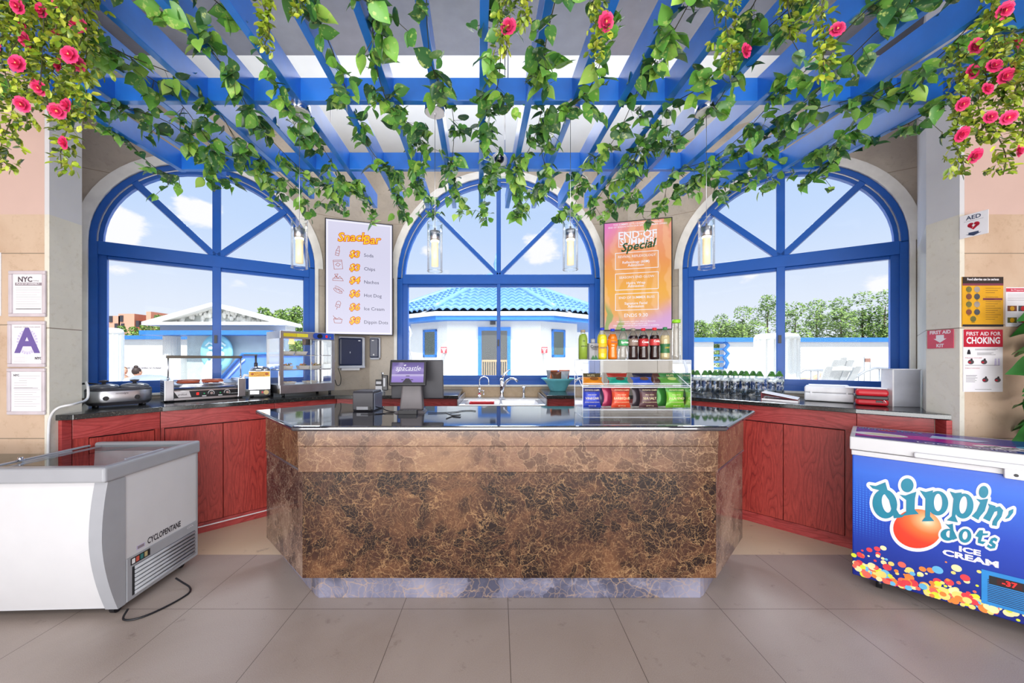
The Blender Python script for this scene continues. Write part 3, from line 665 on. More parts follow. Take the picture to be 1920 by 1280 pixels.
# ================= PENDANT LAMPS =================
M_GLOW = mat('lamp_glow', '#fff4dc', .4, emis='#ffe6b4', es=2.6, var=0)
M_BUB = mat('bubble_glass_rod', '#f0dcb0', .2, emis='#ffe2a8', es=.4)
names = ['in front of the left window', 'left of the middle window spokes', 'right of the middle window spokes', 'at the edge of the right window']
for k, (px, yt, yb, cy) in enumerate([(561.5, 413, 503, 200), (815.5, 418, 509, 205), (1069.5, 415, 506, 205), (1324.5, 410, 504, 205)]):
    Y = 2.23; c = at(px, (yt+yb)/2, Y); H = (yb-yt)*Y/F; 
    t = thing('pendant_lamp', 'clear glass cylinder pendant lamp hanging %s' % names[k], 'lamp', (c.x, Y, c.z-H/2), 0, 'glass pendant lamps over the bar')
    zc = ZP-.03
    dz = zc-(c.z-H/2)
    MB(M_CHROME).cyl((0, 0, dz), (0, 0, dz+.045), .062, n=32).build('canopy', t, bev=.003); MB(M_WHITE).cyl((0, 0, dz-.003), (0, 0, dz), .057, n=32).cyl((0, 0, dz-.012), (0, 0, dz-.003), .006, n=10).build('canopy_plate', t)
    MB(M_STEEL).cyl((0, 0, H-.045), (0, 0, dz), .0016, n=6).build('cord', t)
    MB(M_STEEL).lathe([(.006, H-.03), (.006, H-.045), (.030, H-.05), (.030, H-.10), (.026, H-.105)], 20).build('socket', t)
    MB(M_GLOW).cyl((0, 0, H-.115), (0, 0, H-.104), .024, n=20).build('bulb', t)
    b = MB(M_BUB); b.cyl((0, 0, .03), (0, 0, H-.115), .021, n=16); b.build('glass_rod', t)
    g = MB(G_CLEAR); g.cyl((0, 0, 0), (0, 0, H), .045, n=32, caps=False); g.build('glass_cylinder', t); rr = MB(G_CLEAR)
    for z_ in (0.002, H-.002): rr.tube([(.045*math.cos(a), .045*math.sin(a), z_) for a in [2*PI*i/32 for i in range(33)]], .0022, 5)
    rr.build('glass_rim', t)
    l = light('POINT', 'pendant_bulb', (c.x, Y-.0, c.z-.0), (0, 0, 0), 1.5, (1, .85, .6)); l.data.shadow_soft_size = .02; l.parent = t; l.location = (0, 0, .15)
# dome camera
c = at(936, 303, 2.95); t = thing('dome_camera', 'white security dome camera fixed to the blue cross beam', 'camera', (c.x, 2.953, c.z))
Mx = Matrix.Rotation(PI/2, 4, 'X')
MB(M_WHITE, Mx).lathe([(.066, 0), (.066, .018), (.055, .035), (.040, .045)], 32).build('housing', t)
MB(mat('smoked_dome', '#15161c', .06, spec=1), Mx).lathe([(.040, .043), (.034, .062), (.02, .076), (.001, .08)], 24).build('dome', t)
MB(M_CHROME, Mx).cyl((0, 0, .0795), (0, 0, .083), .010, n=14).build('lens', t)
# ================= WALL SCREENS =================
def facing(o_loc, ang): return Matrix.Translation(o_loc) @ Matrix.Rotation(ang, 4, 'Z') @ FACE
def emi(name, col, es=1.0): return mat(name, '#000000', .3, emis=col, es=es, var=0)
E_LAV = emi('screen_lavender', '#dcdaf2', .95); E_WH = emi('screen_white', '#f6f5ff', .95); E_OR = emi('screen_orange', '#e0481c', .9); E_YE = emi('screen_yellow', '#ffce1c', .95); E_NAVY = emi('screen_navy', '#3a3a66', .6); E_BR = emi('screen_brick', '#b8502f', .8); E_GRN = emi('screen_dark_green', '#27603a', .7)
def tv(label, pL, pR, ZL, ZR, ytl, ybl, screen):
    a = at(pL, ytl, ZL); b = at(pR, ytl, ZR); H = (ybl-ytl)*ZL/F; W = math.hypot(b.x-a.x, b.y-a.y); ang = math.atan2(b.y-a.y, b.x-a.x)
    zb = a.z-H; t = thing('wall_screen', label, 'screen', ((a.x+b.x)/2, (a.y+b.y)/2, zb), ang)
    MB(M_BLACK).box(-W/2, W/2, 0, .035, 0, H).build('housing', t, bev=.004)
    MB(M_BLACK).box(-.12, .12, .035, .10, H*.4, H*.6).build('wall_bracket', t)
    s_ = MB(screen, FACE); s_.rect(-W/2+.012, .012, W/2-.012, H-.012, .001); s_.build('display', t)
    return t, W, H
t, W, H = tv('tall digital menu screen headed Snackbar with snack prices', 609, 737, 4.18, 4.405, 407.5, 627, E_LAV)
def U(f): return -W/2+f*W
def Vv(f): return H-f*H
d = MB(E_WH, FACE); i_ = .03
d.line([(U(.035), Vv(.02)), (U(.965), Vv(.02)), (U(.965), Vv(.98)), (U(.035), Vv(.98))], .014, .0015, E_WH, close=True)
T_ = MB(E_OR, FACE)
for lay, m, bo in ((.002, E_OR, .055), (.003, E_YE, .012)):
    for s_, u, v, sz, ro in (('Snack', .385, .150, .17, .10), ('Bar', .665, .160, .17, .10)):
        T_.text(s_, U(u), Vv(v), sz*.8, lay, m, bold=bo, shear=.25, rot=ro)
    for v, pr in ((.295, '$3'), (.412, '$3'), (.523, '$4'), (.64, '$6'), (.757, '$6'), (.873, '$8')):
        T_.text(pr, U(.42), Vv(v), .105, lay, m, bold=bo*1.25, shear=.2)
for v, nm in ((.297, 'Soda'), (.416, 'Chips'), (.532, 'Nachos'), (.65, 'Hot Dog'), (.767, 'Ice Cream'), (.885, 'Dippin Dots')):
    T_.text(nm, U(.56), Vv(v), .054, .002, E_NAVY, al='L')
d.build('border', t); T_.build('lettering', t)
ic = MB(E_BR, FACE); k = .0025; lw = .0045
def I(pts, cu, cv, s_=1, close=False, rot=0):
    c, sn = math.cos(rot), math.sin(rot); ic.line([(U(.185)+(x*c-y*sn)*s_, Vv(cv)+(x*sn+y*c)*s_) for x, y in pts], lw, k, close=close)
I([(-.018, -.055), (.018, -.055), (.018, .0), (.007, .03), (.007, .05), (-.007, .05), (-.007, .03), (-.018, 0)], 0, .275, 1, True, -.2); I([(-.018, -.03), (.018, -.03)], 0, .275, 1, rot=-.2); I([(-.018, 0), (.018, 0)], 0, .275, 1, rot=-.2)
I([(-.045, -.05), (.045, -.05), (.045, .05), (-.045, .05)], 0, .395, 1, True, .12); I([(-.04, .035), (.04, .035)], 0, .395, 1, rot=.12); I([(-.025, 0), (0, .02), (.025, 0), (0, -.02)], 0, .395, 1, True, .12)
I([(-.055, -.03), (.055, -.03), (.045, -.005), (-.05, -.005)], 0, .51, 1, True); I([(-.04, -.005), (-.02, .025), (0, -.005), (.02, .02), (.04, -.005)], 0, .51); I([(-.035, .04), (.0, .045), (-.015, .005)], 0, .51, 1, True)
I([(.05*math.cos(a), .02*math.sin(a)) for a in [i*PI/6 for i in range(12)]], 0, .62, 1, True, -.5); I([(-.04, .018), (-.02, .0), (0, .018), (.02, 0), (.04, .018)], 0, .622, 1, rot=-.5); I([(.052*math.cos(a), .03+.012*math.sin(a)) for a in [i*PI/6 for i in range(7)]], 0, .622, 1, rot=-.5)
I([(-.022, -.02), (.022, -.02), (.022, .03), (.01, .045), (-.01, .045), (-.022, .03)], 0, .745, 1, True, -.3); I([(0, -.02), (0, -.05)], 0, .745, 1, rot=-.3); I([(-.022, .01), (-.005, 0), (.008, .012), (.022, 0)], 0, .745, 1, rot=-.3)
I([(-.035, -.03), (.035, -.03), (.045, .012), (-.045, .012)], 0, .875, 1, True); I([(-.045, .012), (-.03, .03), (-.01, .014), (.01, .03), (.035, .014)], 0, .875); I([(-.02, .01), (-.05, .05)], 0, .875)
ic.build('icons', t)
m, q, bs = newmat('summer_screen'); tc = q.n('ShaderNodeTexCoord'); P = tc.outputs['Object']; sp = q.n('ShaderNodeSeparateXYZ', i_0=P)
vv = q.math('DIVIDE', sp.outputs[2], 1.31); uu = q.math('ADD', q.math('DIVIDE', sp.outputs[0], .74), .5)
g1 = q.ramp(vv, [(0, '#d99bb0'), (.14, '#e8a040'), (.35, '#f2ac2c'), (.62, '#ef9a5c'), (.85, '#f0a080'), (1, '#ee9c86')])
lf = q.n('ShaderNodeTexWave', i_Vector=P, i_Scale=2.2, i_Distortion=9.0); lf.inputs['Detail'].default_value = 3
g1 = q.mix(q.maprange(lf.outputs[0], .5, .9, 0, .3), g1, hexc('#ffd0a0'))
pk = q.maprange(q.math('SUBTRACT', q.math('SUBTRACT', vv, .62), q.math('MULTIPLY', uu, .75)), -.1, .35); g1 = q.mix(pk, g1, hexc('#e878c8'))
pv = q.maprange(q.math('SUBTRACT', q.math('MULTIPLY', uu, .35), vv), .02, .25); g1 = q.mix(pv, g1, hexc('#cf96cc'))
gr = q.math('MULTIPLY', q.maprange(lf.outputs[0], .4, .6), q.maprange(q.math('ADD', vv, q.math('MULTIPLY', uu, .6)), 1.42, 1.5)); g1 = q.mix(gr, g1, hexc('#8f9a3a'))
gr = q.math('MULTIPLY', q.maprange(lf.outputs[0], .5, .7), q.maprange(q.math('ADD', vv, q.math('MULTIPLY', uu, .6)), .3, .2)); g1 = q.mix(gr, g1, hexc('#8fa04a'))
bs.inputs['Base Color'].default_value = (0, 0, 0, 1); q.set(bs, 'Emission Color', g1); bs.inputs['Emission Strength'].default_value = .95; bs.inputs['Roughness'].default_value = .3
t, W, H = tv('tall digital poster screen in orange and pink reading End of Summer Special', 1131.5, 1261, 4.38, 4.185, 418, 620, m)
T_ = MB(E_WH, FACE)
def tx(s_, u, v, sz, bo=0.0, m_=None, k=.002, **kw): T_.text(s_, U(u), Vv(v), sz, k, m_ or E_WH, bold=bo, **kw)
def bx_(u0, v0, u1, v1, lw=.007): T_.line([(U(u0), Vv(v0)), (U(u1), Vv(v0)), (U(u1), Vv(v1)), (U(u0), Vv(v1))], lw, .002, E_WH, close=True)
tx("THIS SUMMER LET'S CELEBRATE & UNWIND", .5, .03, .027, .004); tx('END OF SEASON WITH OUR SPECIAL SUMMER OFFERS', .5, .052, .026, .004)
bx_(.23, .105, .77, .235); tx('END·OF', .5, .135, .118, .02); tx('SUMMER', .5, .195, .098, .02)
tx('Special', .5, .235, .135, .022, E_GRN, .003, shear=.35, rot=.1)
for v, a1, b1, c1 in ((.29, 'REVIVAL REFLEXOLOGY', 'Reflexology (60M)', 'Admission'), (.48, "SEASON'S END GLOW", 'Hydra Wrap', 'Admission'), (.665, 'END OF SUMMER BLISS', 'Signature Facial', 'Admission')):
    bx_(.18, v, .80, v+.15); tx(a1, .49, v+.037, .038, .006); tx(b1, .48, v+.090, .040, .012); tx(c1, .48, v+.118, .042, .012)
tx('ENDS 9.30', .48, .865, .058, .002)
for v, s_ in ((.92, 'Not combinable with other offers or discounts'), (.938, 'Valid for walk in guests only'), (.956, 'Offer not redeemable for cash and subject to availability')): tx(s_, .48, v, .022, .003)
T_.build('lettering', t)
# ================= TOWEL AND SOAP DISPENSERS =================
M_NAVY = mat('navy_plastic', '#2a3350', .25, var=.02); M_LGREY = mat('light_grey_plastic', '#b9bcc6', .35)
A_, B_ = W0, W1
def onlw(px, py, off=.1, a=W0, b=W1):
    d = (b-a).normalized(); n = Vector((d.y, -d.x)); p = onwall(px, a+n*off, b+n*off); z = EYE-(py-CY)*p.y/F; return p, z, math.atan2(d.y, d.x)
p, z1, ang = onlw(661, 631); _, z0, _ = onlw(661, 690); w_ = .29
t = thing('towel_dispenser', 'wide navy paper towel dispenser on the wall below the menu screen', 'dispenser', (p.x, p.y, z0), ang)
h = z1-z0
MB(M_NAVY).box(-w_/2, w_/2-.03, 0, .095, .03, h-.012).build('cover', t, bev=.02, seg=3)
MB(M_LGREY).box(-w_/2, w_/2-.02, .01, .098, h-.02, h).box(w_/2-.03, w_/2, .012, .098, .03, h-.005).box(-w_/2, w_/2, .0, .098, .0, .03).build('shell', t, bev=.006)
MB(M_WHITE).box(-w_/2+.03, w_/2-.06, .02, .09, -.025, 0).build('paper_towel', t); MB(M_WHITE).box(w_/2-.08, w_/2-.055, -.002, 0, h-.05, h-.04).box(-.03, -.024, -.002, 0, h*.5-.01, h*.5+.01).build('mark', t)
p, z1, ang = onlw(703.5, 632); _, z0, _ = onlw(703.5, 674)
t = thing('soap_dispenser', 'narrow navy soap dispenser on the wall right of the towel dispenser', 'dispenser', (p.x, p.y, z0), ang-.25)
h = z1-z0
MB(M_NAVY).box(-.062, .04, 0, .08, .025, h-.01).build('cover', t, bev=.012, seg=3); MB(M_LGREY).box(-.062, .045, .005, .09, h-.02, h).box(.04, .062, .01, .09, .02, h-.004).box(-.058, .05, .005, .09, 0, .025).build('shell', t, bev=.006)
MB(M_WHITE, FACE).rect(-.04, h-.045, -.015, h-.035, .001).disc(-.018, .06, .009, .001).build('mark', t)
# ================= THINGS ON THE LEFT WORKTOP =================
def span(px0, py0, px1, ang, z=ZT):
    p = onz(px0, py0, z); d = Vector((math.cos(ang), math.sin(ang))); a = Vector((p.x, p.y)); q_ = onwall(px1, a, a+d)
    return p, (q_-a).length
def stadium(L, D, n=12):      # oval outline centred on 0
    r = D/2; h = L/2-r; return [(h+r*math.cos(a), r*math.sin(a)) for a in [-PI/2+PI*i/n for i in range(n+1)]]+[(-h+r*math.cos(a), r*math.sin(a)) for a in [PI/2+PI*i/n for i in range(n+1)]]
sc_ = lambda P, s: [(x*s, y*s) for x, y in P]
# slow cooker
t = thing('slow_cooker', 'stainless twin slow cooker with two dark lids at the left end of the worktop', 'slow cooker', (-2.975, 2.93, ZT), math.radians(52))
S0 = stadium(.37, .22); gl = MB(M_STEEL); gl.prism(S0, .035, .125, smooth=True, top=sc_(S0, 1.02)).build('body', t, bev=.004)
MB(M_DARK).prism(sc_(S0, .9), .014, .035, top=S0).build('base', t)
MB(M_DARK).prism(sc_(S0, 1.03), .125, .142, top=sc_(S0, .98)).build('rim', t, bev=.004)
M_LID = mat('smoked_glass_lid', '#5d6068', .08, spec=.9, var=.02)
for sx in (-.085, .085):
    l = MB(M_LID).lathe([(.088, .142), (.09, .150), (.075, .165), (.04, .174), (.001, .176)], 32, M=Matrix.Translation((sx, 0, 0))).build('lid', t)
    MB(M_DARK, Matrix.Translation((sx, 0, 0))).lathe([(.012, .172), (.012, .185), (.026, .192), (.028, .2), (.001, .204)], 18).build('lid_knob', l)
    MB(M_BLACK).cyl((sx, -.105, .07), (sx, -.125, .07), .018, .015, n=20).box(sx-.003, sx+.003, -.132, -.124, .054, .086).build('control_knob', t)
for fx in (-.13, .13):
    for fy in (-.07, .07): MB(M_BLACK).cyl((fx, fy, 0), (fx, fy, .02), .012, .014, n=12).build('foot', t)
MB(M_INK, Matrix.Translation((0, -.1125, 0)) @ FACE).text('nostalgia', 0, .105, .02, .001, shear=.2).build('lettering', t)
MB(M_BLACK).tube([(-.085, 0, .165), (-.12, .02, .175), (-.17, .05, .182), (-.2, .06, .178)], .006, rs=[.004, .005, .007, .008]).build('ladle_handle', t)
# roller grill
A2 = math.radians(48); p, L = span(308, 755, 461, A2)
t = thing('hot_dog_roller_grill', 'steel hot dog roller grill with clear sneeze guard beside the slow cooker', 'roller grill', (p.x, p.y, ZT), A2)
D = .26; ew = .062
for x_ in (0, L-ew):
    MB(M_STEEL).box(x_, x_+ew, 0, D, .012, .185).build('end_housing', t, bev=.004)
sl = MB(M_BLACK)
for k in range(6): sl.box(-.001, 0, .04, D-.04, .05+k*.02, .056+k*.02)
sl.build('side_vent', t)
MB(M_STEEL).box(ew, L-ew, .01, D, .012, .03).box(ew, L-ew, D-.02, D, .03, .15).build('chassis', t); MB(M_BLACK).box(ew, L-ew, .006, .03, .03, .092).build('control_panel', t)
MB(M_CHROME).add([(ew, .004, .094), (L-ew, .004, .094), (L-ew, .05, .128), (ew, .05, .128), (ew, .004, .088), (L-ew, .004, .088)], [(0, 1, 2, 3), (4, 5, 1, 0)]).build('drip_tray', t)
cp = MB(M_WHITE, Matrix.Translation((ew, .006, 0)) @ FACE); w_ = L-2*ew
cp.poly([(.03, .035), (.115, .035), (.10, .088), (.0, .088)], .001, M_STEEL); cp.text('grilltek', .055, .06, .022, .002, M_INK, shear=.3)
cp.rect(.15, .05, .168, .072, .001, mat('red_switch', '#e0201c', .4, emis='#ff2418', es=.6, var=0)); cp.rect(.20, .055, .21, .066, .001, mat('green_light', '#1d9a5a', .4, var=0)); cp.rect(w_-.14, .055, w_-.13, .066, .001, mat('green_light', '#1d9a5a'))
cp.rect(.19, .036, .22, .043, .001); cp.rect(w_-.15, .036, w_-.12, .043, .001); cp.text('HOT DOG ROLLER', w_-.035, .05, .009, .001)
cp.build('panel_graphics', t)
for u in (.255, w_-.085):
    kb = MB(M_CHROME, Matrix.Translation((ew+u, .006, .062))); kb.cyl((0, 0, 0), (0, -.018, 0), .011, n=16); kb.line if False else None
    kb.tube([(.022*math.cos(a), -.001, .022*math.sin(a)) for a in [-.6+i*.25 for i in range(17)]], .002, 5, M_WHITE); kb.build('dial', t)
for k in range(6): MB(M_CHROME).cyl((ew-.004, .055+k*.034, .14+k*.004), (L-ew+.004, .055+k*.034, .14+k*.004), .0125, n=14).build('roller', t)
for x_ in (.03, L-.03): MB(M_STEEL).tube([(x_, .05, .18), (x_, .05, .30), (x_, .05, .378)], .005, 6).cyl((x_, .05, .18), (x_, .05, .215), .008, n=10).build('guard_post', t)
MB(mat('bronze_bar', '#5c5348', .4)).box(.02, L-.02, .04, .09, .372, .396).build('top_bar', t)
g = MB(G_CLEAR); g.add([(.03, .045, .24), (L-.03, .045, .24), (L-.03, .045, .372), (.03, .045, .372)], [(0, 1, 2, 3)]); g.build('sneeze_guard', t)
for x_ in (.03, L-.03):
    for y_ in (.04, D-.04): MB(M_BLACK).cyl((x_, y_, 0), (x_, y_, .014), .012, n=10).build('foot', t)
M_HD = mat('frankfurter_skin', '#a34a2c', .35)
base = Matrix.Translation((p.x, p.y, ZT)) @ Matrix.Rotation(A2, 4, 'Z')
for k, (x0, y_) in enumerate([(.085, .072), (.26, .072), (.10, .14), (.27, .14)]):
    q_ = base @ Vector((x0, y_, .163+(y_-.07)*.13)); Ls = .16
    o = MB(M_HD).tube([(0, 0, 0), (.006, 0, 0), (.03, 0, .0005), (Ls/2, 0, .001), (Ls-.03, 0, .0005), (Ls-.006, 0, 0), (Ls, 0, 0)], .01, 12, rs=[.003, .008, .0105, .011, .0105, .008, .003]).build('hot_dog')
    o.location = q_; o.rotation_euler = (0, 0, A2)
    tag(o, ['hot dog sausage on the front roller, left half', 'hot dog sausage on the front roller, right half', 'hot dog sausage further back on the rollers, left half', 'hot dog sausage further back on the rollers, right half'][k], 'sausage', 'hot dogs on the roller grill')
# cheese dispenser
A3 = math.radians(30); p, L = span(466, 745, 507, A3)
t = thing('cheese_dispenser', 'steel nacho cheese warmer with pump and yellow label, left of the food warmer', 'dispenser', (p.x, p.y, ZT), A3)
D = .2
MB(M_STEEL).box(0, L, 0, D, .07, .25).build('body', t, bev=.004); MB(M_BLACK).box(0, L, -.001, D, .016, .07).build('base', t)
q2 = MB(mat('cheese_label', '#e6b23c', .5), Matrix.Translation((0, -.001, 0)) @ FACE); q2.rect(.004, .195, L-.004, .245, .001)
q2.text('NACHO', L/2, .23, .026, .002, mat('label_brown', '#b0561e', .5)); q2.text('CHEESE', L/2, .208, .026, .002, mat('label_brown', '#b0561e')); q2.disc(.03, .222, .012, .002, mat('label_brown', '#b0561e')); q2.disc(L-.03, .222, .014, .002, mat('label_brown', '#b0561e')); q2.build('label_sheet', t)
c_ = MB(M_STEEL, Matrix.Translation((0, -.002, 0)) @ FACE); [c_.rect(.012, .03+i*.009, .085, .035+i*.009, .001) for i in range(4)]; c_.disc(L-.035, .044, .022, .001, mat('dial_brass', '#c9b27a', .4)); c_.rect(.105, .036, .118, .056, .001, M_RED); c_.build('control_graphics', t)
MB(M_CHROME).lathe([(.085, .25), (.085, .268), (.07, .285), (.03, .298), (.001, .30)], 28, M=Matrix.Translation((L/2, D/2, 0))).build('lid', t)
MB(M_DARK).tube([(L*.3, D/2, .28), (L*.3, D/2, .40)], .009).box(-.045, L*.38, D/2-.012, D/2+.012, .40, .412).cyl((L*.3, D/2, .29), (L*.3, D/2, .33), .016, n=14).build('pump', t)
for x_ in (.02, L-.02):
    for y_ in (.02, D-.02): MB(M_BLACK).cyl((x_, y_, 0), (x_, y_, .018), .011, n=10).build('foot', t)
MB(M_WHITE).tube([(.02, .06, .20), (-.035, .05, .21), (-.05, .05, .17), (-.045, .05, .1)], .014, 8).build('spout_cover', t)
# food warmer
A4 = math.radians(51); z_ = ZT; p, L = span(525, 738.5, 627.5, A4, ZT+.03)
t = thing('food_warmer', 'tall glass and steel heated food display cabinet holding nachos', 'food display', (p.x, p.y, ZT), A4)
D, H = .34, .64; pw = .032
MB(M_STEEL).box(0, L, 0, D, .03, .115).build('base', t, bev=.003); MB(M_STEEL).box(0, L, 0, D, H-.075, H).build('hood', t, bev=.003)
for x_ in (0, L-pw):
    for y_ in (0, D-.02): MB(M_STEEL).box(x_, x_+(pw if y_ == 0 else .02), y_, y_+.02, .115, H-.075).build('corner_post', t)
for zz in (.255, .40): 
    sh = MB(M_STEEL); sh.box(.005, L-.005, .008, .014, zz, zz+.007).box(.005, L-.005, D-.02, D-.014, zz, zz+.007)
    for k in range(15): sh.box(.01+k*(L-.03)/14, .013+k*(L-.03)/14, .01, D-.015, zz+.002, zz+.005)
    sh.build('wire_shelf', t)
for nm, a, b in (('side_glass', 0, 0), ('side_glass', L, 0)): MB(G_CLEAR).add([(a, .02, .115), (a, D-.02, .115), (a, D-.02, H-.075), (a, .02, H-.075)], [(0, 1, 2, 3)]).build(nm, t)
MB(G_CLEAR).add([(.02, D-.01, .115), (L-.02, D-.01, .115), (L-.02, D-.01, H-.075), (.02, D-.01, H-.075)], [(0, 1, 2, 3)]).build('back_glass', t)
MB(G_CLEAR).add([(pw, .008, .115), (L*.55, .008, .115), (L*.55, .008, H-.075), (pw, .008, H-.075)], [(0, 1, 2, 3)]).build('sliding_door', t); MB(G_CLEAR).add([(L*.53, .014, .115), (L-pw, .014, .115), (L-pw, .014, H-.075), (L*.53, .014, H-.075)], [(0, 1, 2, 3)]).build('sliding_door', t)
MB(mat('door_edge', '#dfe9ea', .3)).box(L*.54, L*.55, .004, .012, .115, H-.075).build('door_edge', t)
MB(M_STEEL).box(0, pw+.002, -.003, 0, .33, .36).box(L-pw, L+.008, -.003, .02, .33, .36).build('latch', t)
pn = MB(mat('control_blue', '#2a4aa8', .4), FACE); pn.rect(L-.2, H-.068, L-.012, H-.008, .004); pn.disc(L-.2, H-.038, .030, .0041)
pn.rect(.03, H-.055, .15, H-.022, .004, mat('sticker_yellow', '#c9b61e', .5)); pn.rect(.152, H-.055, .26, H-.022, .004, mat('sticker_lime', '#d4c832', .5)); pn.rect(L-.1, H-.052, L-.08, H-.026, .005, mat('red_switch', '#e0201c')); pn.rect(L-.055, H-.035, L-.045, H-.026, .005, mat('green_light', '#1d9a5a')); pn.rect(L-.055, H-.052, L-.045, H-.043, .005, mat('amber_light', '#d08a20', .5)); pn.build('control_panel', t)
MB(M_BLACK).cyl((L-.165, 0, H-.038), (L-.165, -.024, H-.038), .023, n=18).build('control_knob', t)
MB(M_DARK).box(L*.46, L*.51, .02, .10, H-.13, H-.075).box(L*.53, L*.58, .02, .10, H-.13, H-.075).build('lamp_bracket', t)
MB(mat('heat_lamp', '#ffcf90', .4, emis='#ffb060', es=2.5, var=0)).cyl((L*.32, D*.5, H-.12), (L*.32, D*.5, H-.075), .03, .02, n=16).build('heat_lamp', t)
for x_ in (.04, L-.04):
    for y_ in (.03, D-.03): MB(M_BLACK).cyl((x_, y_, 0), (x_, y_, .03), .014, n=10).build('foot', t)
base = Matrix.Translation((p.x, p.y, ZT)) @ Matrix.Rotation(A4, 4, 'Z')
M_TRAY = mat('paper_tray', '#dcd4cc', .6); M_CHIP = mat('tortilla_chip', '#c99a4a', .6, var=.15); M_NC = mat('nacho_cheese', '#e0903a', .35); M_JAL = mat('jalapeno', '#6b7a2a', .5)
def food(kind, x, y, zz, label):
    q_ = base @ Vector((x, y, zz)); o = thing('food_tray', label, 'food tray', tuple(q_), A4)
    a, b, h = (.055, .04, .035) if kind != 'pack' else (.06, .05, .022); mb = MB(M_TRAY)
    mb.add([(-a*.75, -b*.75, 0), (a*.75, -b*.75, 0), (a*.75, b*.75, 0), (-a*.75, b*.75, 0), (-a, -b, h), (a, -b, h), (a, b, h), (-a, b, h)], [(3, 2, 1, 0), (0, 1, 5, 4), (1, 2, 6, 5), (2, 3, 7, 6), (3, 0, 4, 7)])
    mb.build('tray', o, solid=.002)
    f = MB(M_CHIP)
    if kind == 'nachos':
        for k in range(26):
            c = Vector((R.gauss(0, a*.42), R.gauss(0, b*.42), h*.7+R.random()*.028)); u = rv().normalized()*.024; v = rv().normalized()*.024
            f.add([c, c+u, c+v], [(0, 1, 2)], R.choice([M_CHIP, M_CHIP, M_NC, M_JAL]))
    elif kind == 'pretzel':
        for k in range(3): f.ball((-.03+k*.03, 0, h*.6), .018, M_NC, 10, (1, 1.4, .8))
    else:
        for k in range(9): f.ball((R.uniform(-a, a)*.6, R.uniform(-b, b)*.5, .014), .012, M_CHIP, 8)
    f.build('food', o, solid=.002 if kind == 'nachos' else 0)
for a_ in [('pretzel', .24, .12, .408, 'tray of orange snacks on the top rack of the food warmer, right one'), ('pretzel', .12, .13, .408, 'tray of orange snacks on the top rack of the food warmer, left one'), ('nachos', .10, .11, .263, 'paper tray of nachos on the middle rack, left side'), ('nachos', .27, .14, .263, 'tray of nachos and cheese on the middle rack, centre'), ('nachos', .37, .11, .263, 'tray of nachos on the middle rack, right side'), ('pack', .12, .12, .116, 'shallow tray with food on the warmer floor, left'), ('pack', .33, .11, .116, 'shallow tray with chips on the warmer floor, right')]: food(*a_)
# cables
def cable(pts, r, m, label):
    P = []; 
    for i in range(len(pts)-1):
        p0, p1, p2, p3 = [Vector(pts[max(0, min(len(pts)-1, j))]) for j in (i-1, i, i+1, i+2)]
        for k in range(6):
            u = k/6; P.append(.5*((2*p1)+(p2-p0)*u+(2*p0-5*p1+4*p2-p3)*u*u+(3*p1-p0-3*p2+p3)*u**3))
    P.append(Vector(pts[-1])); o = MB(m).tube(P, r, 8).build('power_cable'); return tag(o, label, 'cable')
M_WC = mat('white_cable_sheath', '#dcdcdc', .4)
cable([at(161, 716, 2.66), at(165, 728, 2.64), at(163, 748, 2.6), at(140, 757, 2.44), at(110, 764, 2.385), at(95, 780, 2.375), at(91, 806, 2.38), at(90, 860, 2.385), at(90, 960, 2.39)], .0075, M_WC, 'white power cable drooping from the left window sill over the worktop end')
z9 = ZT+.006
cable([(-2.80, 3.14, z9+.03), (-2.80, 3.22, z9), (-2.74, 3.27, z9), (-2.82, 3.30, z9), (-2.86, 3.24, z9+.01), (-2.78, 3.20, z9+.012), (-2.76, 3.32, z9+.02), (-2.82, 3.38, z9+.05)], .004, M_BLACK, 'coiled black cable between slow cooker and roller grill')
q_ = Vector((W1.x-.40, W1.y-.35)); cable([at(634, 690, 4.25), at(639, 706, 4.25), at(638, 720, 4.25), at(632, 722, 4.2), at(628, 712, 4.15)], .004, M_BLACK, 'black power lead hanging beside the food warmer')
# ================= THINGS ON THE ISLAND =================
ZI = 1.055
p = onz(661, 771, ZI); t = thing('receipt_printer', 'black receipt printer on the left half of the island', 'printer', (p.x, p.y, ZI), 0)
w_, D, H = .15, .22, .148
MB(M_DARK).prism([(0, .012), (.012, 0), (H-.014, 0), (H, .01), (H, D-.03), (H-.03, D), (0, D)], 0, w_, M=Matrix(((0, 0, 1, 0), (0, 1, 0, 0), (1, 0, 0, 0), (0, 0, 0, 1)))).build('housing', t, bev=.005)
MB(M_GREY).box(.03, .115, -.002, .004, .012, .034).build('label_plate', t); MB(M_BLACK).box(.115, .135, -.004, .003, .01, .035).build('plug', t); MB(mat('printer_side', '#6d7486', .3)).box(w_, w_+.006, .02, D-.02, .01, H-.02).build('side_cover', t, bev=.002)
p = onz(766, 776, ZI); t = thing('point_of_sale_terminal', 'dark till terminal with small customer screen and large rear monitor', 'till', (p.x, p.y+.02, ZI), 0)
MB(mat('till_grey', '#6a6568', .45)).prism([(-.115, 0), (.115, 0), (.10, .17), (-.10, .17)], 0, .018, top=[(-.09, .03), (.09, .03), (.085, .15), (-.085, .15)]).build('base', t, bev=.004)
MB(mat('till_grey', '#6a6568')).prism([(-.085, .05), (.085, .05), (.085, .13), (-.085, .13)], .018, .24, top=[(-.066, .07), (.066, .07), (.066, .12), (-.066, .12)]).build('stand', t, bev=.012)
Mt = Matrix.Translation((-.012, .02, .285)) @ Matrix.Rotation(-.22, 4, 'X'); 
s_ = MB(M_BLACK, Mt); s_.box(-.132, .132, -.012, .012, -.092, .092).build('customer_display', t, bev=.01, seg=3)
m, q, bs = newmat('lavender_lake_screen'); tc = q.n('ShaderNodeTexCoord'); sp = q.n('ShaderNodeSeparateXYZ', i_0=tc.outputs['Object'])
